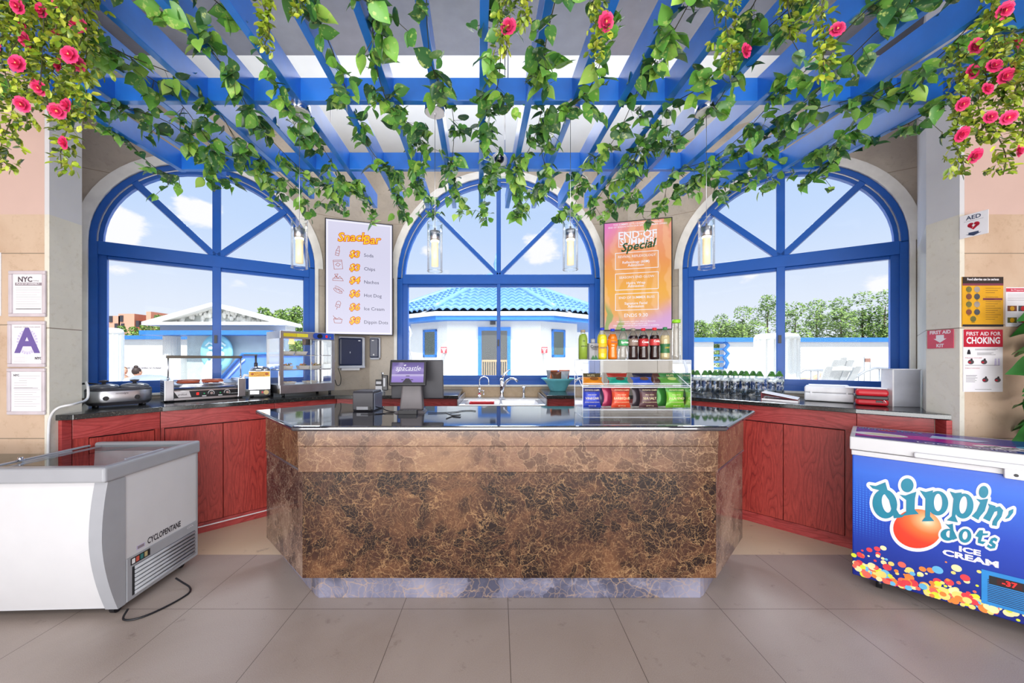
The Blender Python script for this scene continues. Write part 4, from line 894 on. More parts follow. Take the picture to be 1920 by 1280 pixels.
P3 = q.maprange(sp.outputs[2], .205, .355, 0, 1, False); nz = q.noise(tc.outputs['Object'], 14, 4)
c = q.ramp(P3, [(0, '#8c6fc8'), (.36, '#9f86dc'), (.46, '#d6c8f2'), (.5, '#7e68b8'), (.68, '#8a74c6'), (1, '#5c4a96')]); c = q.mix(q.math('MULTIPLY', q.maprange(nz, .5, .62, 0, .5), q.math('GREATER_THAN', P3, .5)), c, hexc('#b8a8e0'))
bs.inputs['Base Color'].default_value = (0, 0, 0, 1); q.set(bs, 'Emission Color', c); bs.inputs['Emission Strength'].default_value = .85
S = MB(m, Mt @ Matrix.Translation((0, -.0125, 0)) @ FACE); S.rect(-.113, -.068, .113, .075, .0006)
S.text('spacastle', 0, .032, .05, .0012, E_WH, shear=.3, bold=.0); S.disc(-.022, .054, .009, .0012, E_WH, ry=.004, rot=.5, n=12); S.line([(-.08, .014), (.07, .014)], .0015, .0012, E_WH)
S.poly([(-.035, -.068), (.035, -.068), (.012, -.04), (-.012, -.04)], .001, M_INK); S.rect(-.012, -.025, .014, -.02, .001, M_INK); S.disc(.03, -.05, .012, .001, M_INK, ry=.003); S.disc(-.035, -.05, .01, .001, M_INK, ry=.003); S.build('screen_picture', t)
Mb = Matrix.Translation((.022, .16, .235)) @ Matrix.Rotation(.12, 4, 'X'); MB(M_DARK, Mb).box(-.195, .195, -.012, .012, -.145, .145).build('rear_monitor', t, bev=.006)
MB(M_DARK).box(-.03, .03, .10, .15, .20, .26).build('monitor_hinge', t)
MB(M_BLACK, Matrix.Translation((-.185, .04, .22)) @ Matrix.Rotation(.15, 4, 'Z')).box(-.018, .022, -.01, .02, -.06, .05).build('card_reader', t, bev=.006); MB(M_GREY, Matrix.Translation((-.185, .027, .22)) @ Matrix.Rotation(.15, 4, 'Z')).box(-.006, .008, -.004, 0, -.03, .03).build('reader_slot', t)
hb = MB(M_BLACK); hb.box(-.07, .06, -.035, -.002, 0, .028); hb.build('connector_box', t, bev=.002); v_ = MB(M_LGREY)
for k in range(5): v_.add([(-.04+k*.02, -.034, .0285), (-.03+k*.02, -.034, .0285), (-.02+k*.02, -.008, .0285), (-.03+k*.02, -.008, .0285)], [(0, 1, 2, 3)])
v_.build('vent_slots', t)
cable([(-.93, 2.80, ZI+.03), (-.86, 2.76, ZI+.02), (-.80, 2.72, ZI+.006), (-.74, 2.69, ZI+.005), (-.70, 2.66, ZI+.006)], .004, M_BLACK, 'short black cable joining receipt printer and till')
cable([(-.96, 2.60, ZI+.004), (-.86, 2.60, ZI+.004), (-.80, 2.63, ZI+.004), (-.74, 2.62, ZI+.004)], .0025, M_BLACK, 'thin black wire lying in front of the receipt printer')
cable([(-.50, 2.64, ZI+.005), (-.40, 2.66, ZI+.004), (-.31, 2.70, ZI+.004), (-.27, 2.76, ZI+.004), (-.21, 2.78, ZI+.004), (-.17, 2.75, ZI+.004)], .003, M_BLACK, 'thin black wire trailing right of the till')
p = onz(850, 780, ZI); t = thing('folded_handset', 'small folded black handset lying on the middle of the island', 'handset', (p.x, p.y, ZI), 0)
MB(M_BLACK, xf((-.022, .01, .01), 0, 0, .35)).box(-.03, .03, -.012, .012, -.005, .005).build('grip', t, bev=.003); MB(M_BLACK, xf((.022, .0, .007), -.1, 0, -.05)).box(-.028, .028, -.012, .012, -.005, .005).build('head', t, bev=.003)
# display case
xL, xR, yF, yB = .556, 1.272, 2.47, 2.73; H = .378
t = thing('acrylic_display_case', 'clear acrylic two shelf display case holding bags of chips', 'display case', ((xL+xR)/2, yF, ZI))
M_EDGE = mat('acrylic_edge', '#eef4fb', .2, emis='#dfe8f5', es=.0, var=0)
W = (xR-xL)/2; D = yB-yF
def pane(nm, vs, edge=None):
    MB(G_ACR).add(vs, [tuple(range(len(vs)))]).build(nm, t)
pane('top_sheet', [(-W, 0, H), (W, 0, H), (W, D, H), (-W, D, H)]); pane('side_sheet', [(-W, 0, 0), (-W, D, 0), (-W, D, H), (-W, 0, H)]); pane('side_sheet', [(W, 0, 0), (W, D, 0), (W, D, H), (W, 0, H)])
pane('back_sheet', [(-W, D, 0), (W, D, 0), (W, D, H), (-W, D, H)]); pane('shelf', [(-W, .0, .198), (W, .0, .198), (W, D, .198), (-W, D, .198)]); pane('floor_sheet', [(-W, .0, .05), (W, .0, .05), (W, D, .05), (-W, D, .05)]); pane('front_lip', [(-W, 0, .198), (W, 0, .198), (W, -.0, .225), (-W, 0, .225)])
e = MB(M_EDGE); r_ = .0028
for a, b in [((-W, 0, 0), (-W, 0, H)), ((W, 0, 0), (W, 0, H)), ((-W, 0, H), (W, 0, H)), ((-W, D, H), (W, D, H)), ((-W, D, 0), (-W, D, H)), ((-W, 0, .198), (W, 0, .198)), ((-W, 0, .05), (W, 0, .05)), ((-W, 0, .225), (W, 0, .225)), ((-W, 0, H), (-W, D, H)), ((W, 0, H), (W, D, H)), ((-W, 0, 0), (-W, D, 0)), ((W, 0, .198), (W-.0, D, .30)), ((-W, 0, .198), (-W, D, .30)), ((-W, 0, 0), (W, 0, 0))]:
    e.tube([a, b], r_ if a[2] != .225 else .0015, 4)
e.build('polished_edges', t)
# ---- drinks ----
def plastic(nm, col, tr=.35, rough=.12): return mat(nm, col, rough, trans=tr, ior=1.33, var=0)
def bottle(px, pytop, Zy, liq, lab, cap, label, name='soda_bottle', text=None, tcol=None, H=None, prof='soda', lz=(.42, .62), fill=.72, zb=ZI+.382):
    p = at(px, 600, Zy); H = H or (pytop_z(pytop, Zy)-zb)
    t = thing(name, label, 'bottle', (p.x, Zy, zb), 0, 'drinks on top of the display case' if zb > 1.3 else None); r = .034
    pf = {'soda': [(.70, 0), (.95, .03), (.98, .10), (.93, .22), (.86, .34), (.93, .42), (1.0, .46), (1.0, .62), (.93, .72), (.66, .82), (.40, .90), (.38, .93)],
          'slim': [(.8, 0), (.86, .02), (.88, .5), (.88, .70), (.74, .80), (.46, .88), (.42, .92)],
          'water': [(.8, 0), (.86, .02), (.82, .2), (.84, .4), (.80, .6), (.80, .72), (.74, .8), (.72, .9)]}[prof]
    P = [(a*r, b*H) for a, b in pf]
    def clip(z0, z1, k=1.0):
        o = []; 
        def rad(z):
            for (r0, a), (r1, b) in zip(P, P[1:]):
                if a <= z <= b: return r0+(r1-r0)*(z-a)/(b-a+1e-9)
            return P[-1][0]
        zs = sorted({z0, z1}|{b for a, b in P if z0 < b < z1}); return [(rad(z)*k, z) for z in zs]
    if liq: MB(liq).lathe([(0.001, .002)]+clip(.003, fill*H, .97)+[(0.001, fill*H)], 24).build('drink', t)
    MB(G_CLEAR).lathe([(0.001, 0)]+clip(0, .92*H), 24).build('bottle_wall', t)
    if lab: MB(lab).lathe(clip(lz[0]*H, lz[1]*H, 1.012), 24).build('bottle_label', t)
    cr = pf[-1][0]*r*1.12 if prof != 'water' else .028
    MB(cap).lathe([(cr, .915*H), (cr, .995*H), (.001, H)], 20).build('cap', t)
    if text:
        T = MB(tcol, Matrix.Translation((0, -r*1.03, 0)) @ FACE)
        for (s_, f, sz) in text: T.text(s_, 0, f*H, sz, .001, bold=.02, shear=.1)
        T.build('lettering', t)
    return t
def pytop_z(py, Y): return EYE-(py-CY)*Y/F
C = lambda n, h: mat('cap_'+n, h, .4, var=0); LB = lambda n, h: mat('label_'+n, h, .4, var=.03)
Yb = 2.57; wh = mat('label_white_ink', '#f2f0ee', .5, var=0)
bottle(1093, 618, Yb, mat('green_tea', '#8aa03a', .3), LB('tea', '#86a038'), C('tan', '#9a8c74'), 'green tea bottle at the left end of the display case', 'tea_bottle', [('ito', .62, .012), ('green tea', .45, .010)], M_INK, prof='slim', lz=(.02, .86))
t = thing('juice_carton', 'short grey coconut water carton between green tea and yellow soda', 'carton', (at(1111.5, 600, Yb).x, Yb, ZI+.382), .1, 'drinks on top of the display case')
MB(mat('carton_grey', '#8f8f92', .4)).prism([(-.033, -.02), (0, -.032), (.033, -.02), (.033, .02), (-.033, .02)], 0, .112).build('carton_body', t, bev=.003); MB(M_GREY).cyl((0, 0, .112), (0, 0, .142), .015, n=14).build('cap', t)
cc = MB(M_INK, Matrix.Translation((0, -.034, 0)) @ FACE); cc.text('Coco', 0, .088, .026, .001, bold=.02); cc.text('TREE', 0, .070, .02, .001); cc.poly([(-.025, .0), (-.01, .03), (0, .01), (.008, .032), (.026, .0)], .001, mat('leaf_green', '#2f6a34', .5)); cc.build('lettering', t)
bottle(1129, 614, Yb, plastic('lemon_soda', '#f2e224', .25), LB('yellow', '#f0b41c'), C('blue', '#2338b4'), 'bright yellow lemon soda bottle with blue cap', text=[('FANTA', .36, .017)], tcol=M_NAVY, lz=(.20, .50), fill=.78)
bottle(1148.4, 616, Yb, plastic('orange_soda', '#f58a10', .25), LB('orange', '#f27a12'), C('blue', '#2338b4'), 'orange soda bottle with blue cap', text=[('Sunkist', .56, .014)], tcol=M_NAVY, lz=(.48, .66), fill=.82)
bottle(1168, 615, Yb, None, LB('green', '#3f9a5c'), C('green', '#2f7a4a'), 'clear lemon lime soda bottle with green band label', text=[('Sprite', .54, .021)], tcol=wh, lz=(.44, .63))
cola = plastic('cola', '#2a0f0c', .15)
bottle(1187, 615, Yb, cola, LB('taupe', '#8a7468'), C('taupe', '#8d8576'), 'cola bottle with taupe cap and grey red label', text=[('Coke', .58, .018)], tcol=wh, lz=(.44, .66), fill=.76)
bottle(1206, 615, Yb, cola, LB('red', '#b3262a'), C('red', '#d02632'), 'cola bottle with red cap, left one of the two red labels', text=[('Coca', .55, .021)], tcol=wh, lz=(.42, .66), fill=.78)
bottle(1227, 614, Yb, cola, LB('darkred', '#c23a3a'), C('red', '#d02632'), 'cola bottle with red cap standing next to the ginger ale', text=[('Cola', .57, .021)], tcol=wh, lz=(.44, .64), fill=.76)
bottle(1246.7, 613, Yb, plastic('ginger_ale', '#e2cfa0', .45), LB('forest', '#2c6a3c'), C('green', '#2f7a4a'), 'pale ginger ale bottle with dark green label', text=[('DRY', .36, .016)], tcol=mat('sticker_yellow', '#c9b61e'), lz=(.20, .48), fill=.74)
bottle(1268, 600, Yb, None, None, mat('lime_cap', '#8ccc2a', .3, var=.1), 'tall clear water bottle with lime green top at the right end', 'water_bottle', prof='water', H=.275)
# ---- bags ----
def bag(x, y, z, w, h, d, cols, label, lines=(), rz=0, tilt=0, name='chip_bag', grp=None, lay=False, tc='#e8d9a8'):
    t = thing(name, label, 'snack bag', (x, y, z), rz, grp); T = Matrix.Rotation(tilt, 4, 'X')
    nx, nz = 9, 13; vs = []; fs = []
    for sd in (-1, 1):
        for j in range(nz):
            for i in range(nx):
                u = i/(nx-1)*2-1; v = j/(nz-1); pin = 1-.20*math.sin(PI*min(1, max(0, v)))**1; ww = w/2*(1-.16*math.sin(PI*v)); th = d/2*(math.sin(PI*v)**.6 if 0 < v < 1 else 0)*(1-u*u)**.5
                k_ = .004*math.sin(u*9+v*7+x*30)*math.sin(PI*v)
                vs.append((u*ww, sd*th+sd*k_*(1-u*u), v*h))
    for s_ in (0, 1):
        b = s_*nx*nz
        for j in range(nz-1):
            for i in range(nx-1):
                f = (b+j*nx+i, b+j*nx+i+1, b+(j+1)*nx+i+1, b+(j+1)*nx+i); fs.append((f if s_ == 0 else f[::-1], j))
    mb = MB(cols[0], T); b0 = len(mb.v); mb.v += [T @ Vector(v) for v in vs]
    for f, j in fs: mb.f.append(list(f)); mb.mi.append(mb.mat(cols[0] if j > nz*.68 or len(cols) < 2 else cols[1])); mb.sm.append(True)
    mb.build('bag_film', t)
    if lines:
        L_ = MB(mat('print_'+tc[1:], tc, .4, var=0), T @ Matrix.Translation((0, -d/2-.002, 0)) @ FACE)
        for s_, f, sz in lines: L_.text(s_, 0, f*h, sz, 0)
        L_.build('lettering', t)
    return t
foil = lambda n, h: mat('foil_'+n, h, .28, .15, var=.08)
x_of = lambda px, Y: (px-CX)*Y/F
g1, g2 = 'bags of potato chips on the lower shelf', 'snack packs on the upper shelf'
zf = ZI+.053; yf = 2.55
for px, cs, nm, desc in ((1109, ('#30367a', '#2b3fae'), 'VINEGAR', 'blue vinegar chip bag at the front left of the lower shelf'), (1164, ('#b03a30', '#d0492a'), 'BARBEQUE', 'orange red barbeque chip bag at the front of the lower shelf'), (1216, ('#3c2a34', '#54363a'), 'SEA SALT', 'dark brown sea salt chip bag at the front of the lower shelf'), (1266, ('#4f9438', '#6aa82a'), 'JALAPENO', 'green jalapeno chip bag at the front right of the lower shelf')):
    bag(x_of(px, yf), yf, zf, .135, .143, .045, [foil(nm+'a', cs[0]), foil(nm+'b', cs[1])], desc, [('POTATO CHIPS', .84, .014), ('SMALL BATCH', .62, .009), (nm, .45, .022), ('KETTLE COOKED POTATO', .27, .008), ('NET WT 2 OZ', .10, .008)], grp=g1, tilt=-.05)
for px, c_, desc in ((1122, '#3a3450', 'dark blue chip bag behind the vinegar bag'), (1146, '#b0325a', 'magenta chip bag behind the barbeque bag, lying loose'), (1201, '#4a4048', 'dark bag behind the sea salt bag'), (1246, '#3f8a3c', 'dark green chip bag behind the jalapeno bag')):
    bag(x_of(px, 2.64), 2.64, zf, .14, .135, .04, [foil(desc[:9], c_)], desc, grp=g1, rz=R.uniform(-.3, .3), tilt=-.05)
zs_ = ZI+.202
for px, yy, c0, c1, desc in ((1108, 2.64, '#5a5038', '#4a4030', 'dark tan snack pack at the back left of the upper shelf'), (1158, 2.65, '#a8362e', '#a8362e', 'dark red snack pack at the back of the upper shelf'), (1206, 2.65, '#26263c', '#26263c', 'black snack pack at the back of the upper shelf'), (1256, 2.65, '#3e8044', '#3e8044', 'dark green snack pack at the back right of the upper shelf'), (1231, 2.66, '#5a3a34', '#5a3a34', 'brown snack pack between the blue and green packs')):
    bag(x_of(px, yy), yy, zs_, .15 if px != 1231 else .08, .085, .03, [foil(desc[:12], c0)], desc, grp=g2, tilt=-.25, name='snack_pack', lines=[('NUTS', .75, .02)] if px in (1108, 1256) else ())
for px, c0, blob_, desc in ((1112, '#e08a1e', '#7a4a1e', 'orange cookie pack at the front left of the upper shelf'), (1161, '#1e9a84', '#5a3426', 'teal cookie pack at the front of the upper shelf'), (1206, '#2c50b8', '#6a4630', 'blue cookie pack at the front of the upper shelf'), (1258, '#5c9c40', '#b0c070', 'light green pack at the front right of the upper shelf')):
    t = bag(x_of(px, 2.53), 2.52, zs_+.012, .15, .075, .03, [foil(desc[:10], c0)], desc, grp=g2, tilt=-.9, name='snack_pack'); 
    MB(mat('print_b'+blob_[1:], blob_, .5), Matrix.Rotation(-.9, 4, 'X') @ Matrix.Translation((.01, -.019, .038)) @ FACE).disc(0, 0, .03, 0, ry=.016, n=14).build('printed_cookie', t)
# ================= THINGS ON THE RIGHT SIDE OF THE BACK WORKTOP =================
p = at(1046, 731, 4.3); t = thing('snack_bowl', 'turquoise flared bowl full of wrapped snacks right of the sink', 'bowl', (p.x, 4.3, ZT))
MB(mat('turquoise_glaze', '#6fc4cf', .2)).lathe([(.001, .002), (.085, .0), (.09, .006), (.115, .06), (.155, .115), (.195, .145), (.19, .147), (.15, .118), (.11, .066), (.08, .012), (.001, .01)], 40).build('bowl_shell', t)
MB(M_BLACK).cyl((-.0, 0, .012), (0, 0, .016), .075, n=20).build('inner_base', t)
cs = ['#b8482c', '#3a4fae', '#c9b49a', '#8a8f98', '#d06a3a', '#7a4a34', '#c8ccd4']; ds = ['red', 'blue', 'cream', 'silver', 'orange', 'brown', 'pale grey']
for k in range(7):
    a = k*2*PI/7; bag(p.x+.075*math.cos(a), 4.3+.06*math.sin(a), ZT+.09, .125, .15, .055, [foil('bowl%d' % k, cs[k])], '%s wrapped snack bag sticking out of the turquoise bowl' % ds[k], rz=R.uniform(-.9, .9), tilt=-.45*math.sin(a), grp='wrapped snacks in the bowl')
# water bottles along the right window
dW = (V1-V0).normalized(); nW = Vector((dW.y, -dW.x))
def wb(px, off, k, desc):
    a = V0+nW*off; q_ = onwall(px, a, a+dW)
    global proto_wb
    if k == 0:
        t = thing('water_bottle', desc, 'bottle', (q_.x, q_.y, ZT), 0, 'water bottles under the right window'); H = .255; r = .04
        MB(G_CLEAR).lathe([(.001, 0), (r*.8, 0), (r*.95, .012), (r*.9, .05), (r*.98, .07), (r*.92, .10), (r*.98, .12), (r, .13), (r, .165), (r*.9, .19), (r*.6, .222), (r*.38, .24)], 20).build('bottle_wall', t)
        MB(thin_glass('water_tint', '#e6eefa', .05, fk=.5)).lathe([(.001, .004), (r*.86, .01), (r*.86, .14), (.001, .14)], 16).build('water', t)
        MB(mat('pale_label', '#dfe6ea', .4)).lathe([(r*1.01, .14), (r*1.01, .168)], 20).build('bottle_label', t)
        MB(mat('bottle_green', '#3f7a2a', .35, var=.1)).lathe([(r*.88, .196), (r*.74, .210), (r*.50, .230), (r*.34, .244), (.001, .248)], 18).build('green_top', t)
        proto_wb = t; return t
    return dup(proto_wb, (q_.x, q_.y, ZT), R.uniform(0, 6), desc)
fr = [1307, 1322, 1341, 1358, 1378, 1399, 1424, 1447]; bk = [1299, 1331, 1350, 1370, 1391, 1412, 1461]
ordn = ['first', 'second', 'third', 'fourth', 'fifth', 'sixth', 'seventh', 'eighth']
for k, px in enumerate(fr): wb(px, .20, k, 'green topped water bottle, %s from the left in the front row' % ordn[k])
for k, px in enumerate(bk): wb(px, .10, k+1, 'green topped water bottle, %s from the left in the back row by the window' % ordn[k])
def wrap(p0, p1, desc):
    a0 = V0+nW*.255; a = onwall(p0, a0, a0+dW); b = onwall(p1, a0, a0+dW); L = (b-a).length; t = tag(None, None) if False else None
    mb = MB(G_CLEAR); nu, nv = 26, 8; 
    path = [(0, 0), (L, 0), (L, .20), (0, .20)]; vs = []
    n = 60
    for j in range(nv+1):
        v = j/nv
        for i in range(n):
            s_ = i/n*4; k = int(s_); f = s_-k; q0 = path[k]; q1 = path[(k+1) % 4]; x = q0[0]+(q1[0]-q0[0])*f; y = q0[1]+(q1[1]-q0[1])*f
            sh = 1-.08*v*v; w_ = .006*math.sin(i*2.1+j*3.3)+.005*math.sin(i*5.3+j*1.7)
            vs.append((L/2+(x-L/2)*sh+w_, .1+(y-.1)*sh+w_*.7, v*.20+.003*math.sin(i*1.3)*v))
    fs = [(j*n+i, j*n+(i+1) % n, (j+1)*n+(i+1) % n, (j+1)*n+i) for j in range(nv) for i in range(n)]
    mb.add(vs, fs, smooth=False); o = mb.build('shrink_wrap'); o.location = (a.x, a.y, ZT); o.rotation_euler = (0, 0, math.atan2(dW.y, dW.x)); tag(o, desc, 'plastic wrap')
wrap(1290, 1368, 'clear plastic wrap around the left pack of water bottles'); wrap(1372, 1470, 'clear plastic wrap around the right pack of water bottles')
A5 = math.radians(-42)
p, L = span(1428, 752, 1496, A5); t = thing('ring_binder', 'white ring binder with red edges lying before the water bottles', 'binder', (p.x, p.y, ZT), A5)
Mw = Matrix(((1, 0, 0, 0), (0, 1, 0, 0), (0, 0, 1, 0), (0, 0, 0, 1))); D = .22
def cover(z0a, z0b, th, m, nm): MB(m).add([(0, 0, z0a), (L, 0, z0b), (L, D, z0b), (0, D, z0a), (0, 0, z0a+th), (L, 0, z0b+th), (L, D, z0b+th), (0, D, z0a+th)], [(3, 2, 1, 0), (4, 5, 6, 7), (0, 1, 5, 4), (1, 2, 6, 5), (2, 3, 7, 6), (3, 0, 4, 7)]).build(nm, t)
M_MAR = mat('maroon_edge', '#8a3038', .5)
cover(.0, .0, .005, M_SIGNW, 'cover'); cover(.074, .030, .005, M_SIGNW, 'cover'); cover(.058, .022, .003, M_MAR, 'divider'); cover(.012, .006, .014, M_SIGNW, 'paper_stack'); MB(M_MAR).box(-.004, 0, 0, D, 0, .079).build('spine', t)
for k in range(3): MB(M_CHROME).tube([(.03, .04+k*.07, .02+.018*math.sin(a))if 0 else (.03+.018*math.cos(a), .04+k*.07, .038+.018*math.sin(a)) for a in [i*.5 for i in range(13)]], .002, 5).build('ring', t)
p, L = span(1508, 751, 1602, A5); t = thing('plastic_case', 'white ribbed plastic first aid case under loose papers', 'case', (p.x, p.y, ZT), A5)
MB(M_WHITE).box(0, L, 0, .24, .004, .075).build('lower_shell', t, bev=.012, seg=3); MB(M_WHITE).box(0, L, 0, .24, .077, .13).build('lid', t, bev=.014, seg=3); r_ = MB(M_WHITE)
for x_ in (.04, L-.05): r_.box(x_, x_+.012, -.003, .001, .02, .115)
r_.build('rib', t); base = (p, L)
def papers(px, py, z, w_, d_, ang, desc):
    q_ = onz(px, py, z); o = MB(M_SIGNW).prism([(0, 0), (w_, 0), (w_, d_), (0, d_)], 0, .003).build('paper_sheets'); o.location = (q_.x, q_.y, z); o.rotation_euler = (0, 0, ang); tag(o, desc, 'papers')
b_ = Matrix.Translation((p.x, p.y, ZT)) @ Matrix.Rotation(A5, 4, 'Z'); q_ = b_ @ Vector((.03, .05, .131))
o = MB(M_SIGNW).box(0, .26, 0, .17, 0, .008).build('paper_sheets'); o.location = q_; o.rotation_euler = (0, 0, A5+.06); tag(o, 'loose papers lying on the white plastic case', 'papers')
p, L = span(1604, 759, 1667, A5); t = thing('zip_case', 'red zipped hard case with black band beside the white case', 'case', (p.x, p.y, ZT), A5)
MB(M_RED).box(0, L, 0, .2, .003, .052).build('lower_shell', t, bev=.018, seg=3); MB(M_RED).box(0, L, 0, .2, .075, .128).build('upper_shell', t, bev=.02, seg=3); MB(M_BLACK).box(.003, L-.003, -.002, .197, .05, .077).build('zip_band', t, bev=.004)
MB(M_BLACK).box(L*.62, L*.8, -.006, 0, .03, .045).build('zip_pull', t); MB(M_CHROME).tube([(L*.8, -.006, .03), (L*.92, -.006, .03), (L*.86, -.006, .05), (L*.8, -.006, .03)], .0025, 5).build('pull_ring', t)
b_ = Matrix.Translation((p.x, p.y, ZT)) @ Matrix.Rotation(A5, 4, 'Z'); q_ = b_ @ Vector((-.06, .05, .1315)); 
o = MB(M_SIGNW).box(0, .24, 0, .15, 0, .006).build('paper_sheets'); o.location = q_; o.rotation_euler = (0, 0, A5-.05); tag(o, 'papers bridging onto the red zipped case', 'papers')
p, L = span(1677, 762, 1729, math.radians(-14)); t = thing('storage_box', 'upright light grey box at the right end of the worktop', 'box', (p.x-.01, p.y, ZT), math.radians(-14))
MB(M_LGREY).box(0, L, 0, .11, 0, .285).build('box_body', t, bev=.004); MB(M_WHITE).box(-.006, .004, -.003, .112, 0, .287).box(-.006, L+.002, -.003, .112, .283, .289).build('box_edge', t)
# small packet by the till on the back worktop
p = at(710, 731, 4.1); t = thing('drink_sachet_box', 'small black and white packet standing on the back worktop behind the till', 'box', (p.x, 4.1, ZT))
MB(M_WHITE).box(-.035, .035, 0, .05, 0, .07).build('lower_box', t); MB(M_BLACK).box(-.035, .035, 0, .05, .07, .14).build('upper_box', t); MB(M_WHITE).box(-.028, .028, -.001, 0, .09, .12).build('label_plate', t)
t = thing('pump_bottle', 'clear pump bottle with chrome top behind the till screen', 'bottle', (at(717, 731, 4.15).x, 4.15, ZT)); MB(G_CLEAR).lathe([(.001, 0), (.03, 0), (.03, .12), (.014, .14), (.014, .15)], 18).build('bottle_wall', t); MB(M_CHROME).tube([(0, 0, .15), (0, 0, .2), (.0, -.02, .21), (.02, -.04, .2)], .009).build('pump', t)
# ================= NOTICES ON THE WALLS =================
WY = 2.4
def board(px0, py0, px1, py1, name, label, cat, frame=False, mt=None, Y=WY, group=None):
    a = at(px0, py1, Y); b = at(px1, py0, Y); w_, h = b.x-a.x, b.z-a.z
    t = thing(name, label, cat, (a.x, Y-.001, a.z), 0, group)
    if frame:
        f = MB(mat('silver_frame', '#c9bfc4', .4)); 
        for x0, x1, z0, z1 in ((0, w_, 0, .022), (0, w_, h-.022, h), (0, .022, .022, h-.022), (w_-.022, w_, .022, h-.022)): f.box(x0, x1, -.014, 0, z0, z1)
        f.build('frame', t, bev=.005)
    MB(mt or M_SIGNW).box(.006, w_-.006, -.004, 0, .006, h-.006).build('sheet', t)
    return t, w_, h, MB(M_INK, Matrix.Translation((0, -.0045, 0)) @ FACE)
M_PG = mat('faded_grey_print', '#8f858c', .6, var=0); M_PV = mat('violet_print', '#6b5a9a', .6, var=0); M_PVL = mat('pale_violet_print', '#c4bcd8', .6, var=0)
gF = 'framed notices on the left wall'
t, w_, h, D = board(20, 508, 89, 594, 'framed_notice', 'silver framed city notice with grey banner, top of the three on the left wall', 'notice', True)
D.text('NYC', w_*.42, h*.81, .045, 0, mat('dark_grey_print', '#5d555c', .6, var=0), bold=.04); D.text('Buildings', w_*.72, h*.785, .010, 0); D.rect(.035, h*.68, w_-.03, h*.745, 0, M_PG); D.text('PLACE OF ASSEMBLY', w_/2, h*.715, .016, .0004, M_SIGNW, bold=.02)
for k in range(9): D.rect(.04, h*(.63-k*.05), w_-(.035 if k % 3 else .06), h*(.634-k*.05), 0, M_PG)
D.rect(.04, h*.165, w_-.035, h*.18, 0, M_INK); D.build('print', t)
t, w_, h, D = board(18, 602, 88, 688, 'framed_notice', 'silver framed letter grade notice showing a big violet A', 'notice', True)
for k in range(24):
    a = k*PI/12; D.disc(w_/2+.062*math.cos(a), h*.55+.075*math.sin(a), .007, 0, M_PVL, n=8)
D.disc(w_/2, h*.55, .055, .0001, M_PVL, ry=.068, n=32); D.disc(w_/2, h*.55, .052, .0002, mat('pale_sheet', '#dfdae4', .5, var=0), ry=.064, n=32)
D.text('A', w_/2, h*.55, .215, .0006, M_PV, bold=.035); D.text('SANITARY INSPECTION GRADE', w_/2, h*.87, .012, .0004, M_PG); D.text('NYC', w_*.8, h*.19, .022, .0004, M_INK, bold=.04)
for k in range(5): D.rect(.035, h*(.21-k*.025), w_*(.45+.05*(k % 2)), h*(.213-k*.025), .0003, M_PG)
D.build('print', t)
t, w_, h, D = board(17, 690, 88, 777, 'framed_notice', 'silver framed permit letter, lowest of the three on the left wall', 'notice', True)
D.text('NYC', w_*.22, h*.845, .018, 0, bold=.04)
for k in range(14):
    y_ = .83-k*.05; D.rect(.04+(.03 if k < 3 else 0), h*y_, w_*(.5 if k < 5 and k > 1 else .85-.1*(k % 3)), h*y_+.0015, 0, M_PG)
D.rect(.036, h*.565, w_-.05, h*.575, 0, M_PG); D.build('print', t)
t, w_, h, D = board(-60, 472, 5, 594, 'wall_sheet', 'white sheet cut off by the left edge of the view', 'notice'); D.rect(.02, .03, w_-.02, .033, 0, M_PG); D.build('print', t)
t, w_, h, D = board(-60, 606, 1, 770, 'dark_notice', 'dark board cut off by the left edge beside the framed notices', 'notice', mt=M_DARK); 
# right wall
MY = mat('poster_yellow', '#d9a020', .4); MP_ = mat('poster_plum', '#7a3a4a', .4); 
t, w_, h, D = board(1801, 517.5, 1881, 614, 'allergy_poster', 'yellow and black food allergy poster on the right wall', 'poster', mt=MY)
D.rect(.006, h-.006-.042, w_-.006, h-.006, 0, mat('poster_black', '#2c2624', .4)); D.text('Food allergies can be serious', w_/2, h-.022, .0205, .0004, M_SIGNW, bold=.03, sx=.85); D.rect(.006, h-.062, w_-.006, h-.048, 0, MP_); D.rect(w_*.5, h-.155, w_-.012, h-.142, 0, MP_)
for k, (u, v) in enumerate([(.17, .74), (.36, .74), (.17, .60), (.36, .60), (.17, .45), (.36, .45), (.17, .30), (.36, .30), (.27, .165)]):
    D.disc(w_*u, h*v, .019, .0004, mat('photo_%d' % (k % 4), ['#6d6a3a', '#9a9088', '#7a4a3a', '#4a5058'][k % 4], .5, var=.2)); D.text(['Peanut', 'Fish', 'Nuts', 'Milk', 'Sesame', 'Egg', 'Wheat', 'Soy', 'Shellfish'][k], w_*u, h*v-.023, .007, .0004)
for k in range(15): D.rect(w_*.56, h*(.76-k*.043), w_*(.92-.07*(k % 3)), h*(.766-k*.043), 0, M_INK) if k not in (3,) else None
D.rect(.006, .006, w_-.006, .02, 0, M_INK); D.build('print', t)
t, w_, h, D = board(1803, 616, 1880, 736, 'choking_poster', 'red and white first aid for choking poster below the yellow one', 'poster')
MRD = mat('poster_red', '#b81f36', .4); D.rect(.006, h-.118, w_-.006, h-.006, 0, MRD); D.text('FIRST AID FOR', w_/2, h-.034, .034, .0004, M_SIGNW, bold=.01); D.text('CHOKING', w_/2, h-.078, .058, .0004, M_SIGNW, bold=.03, sx=.80)
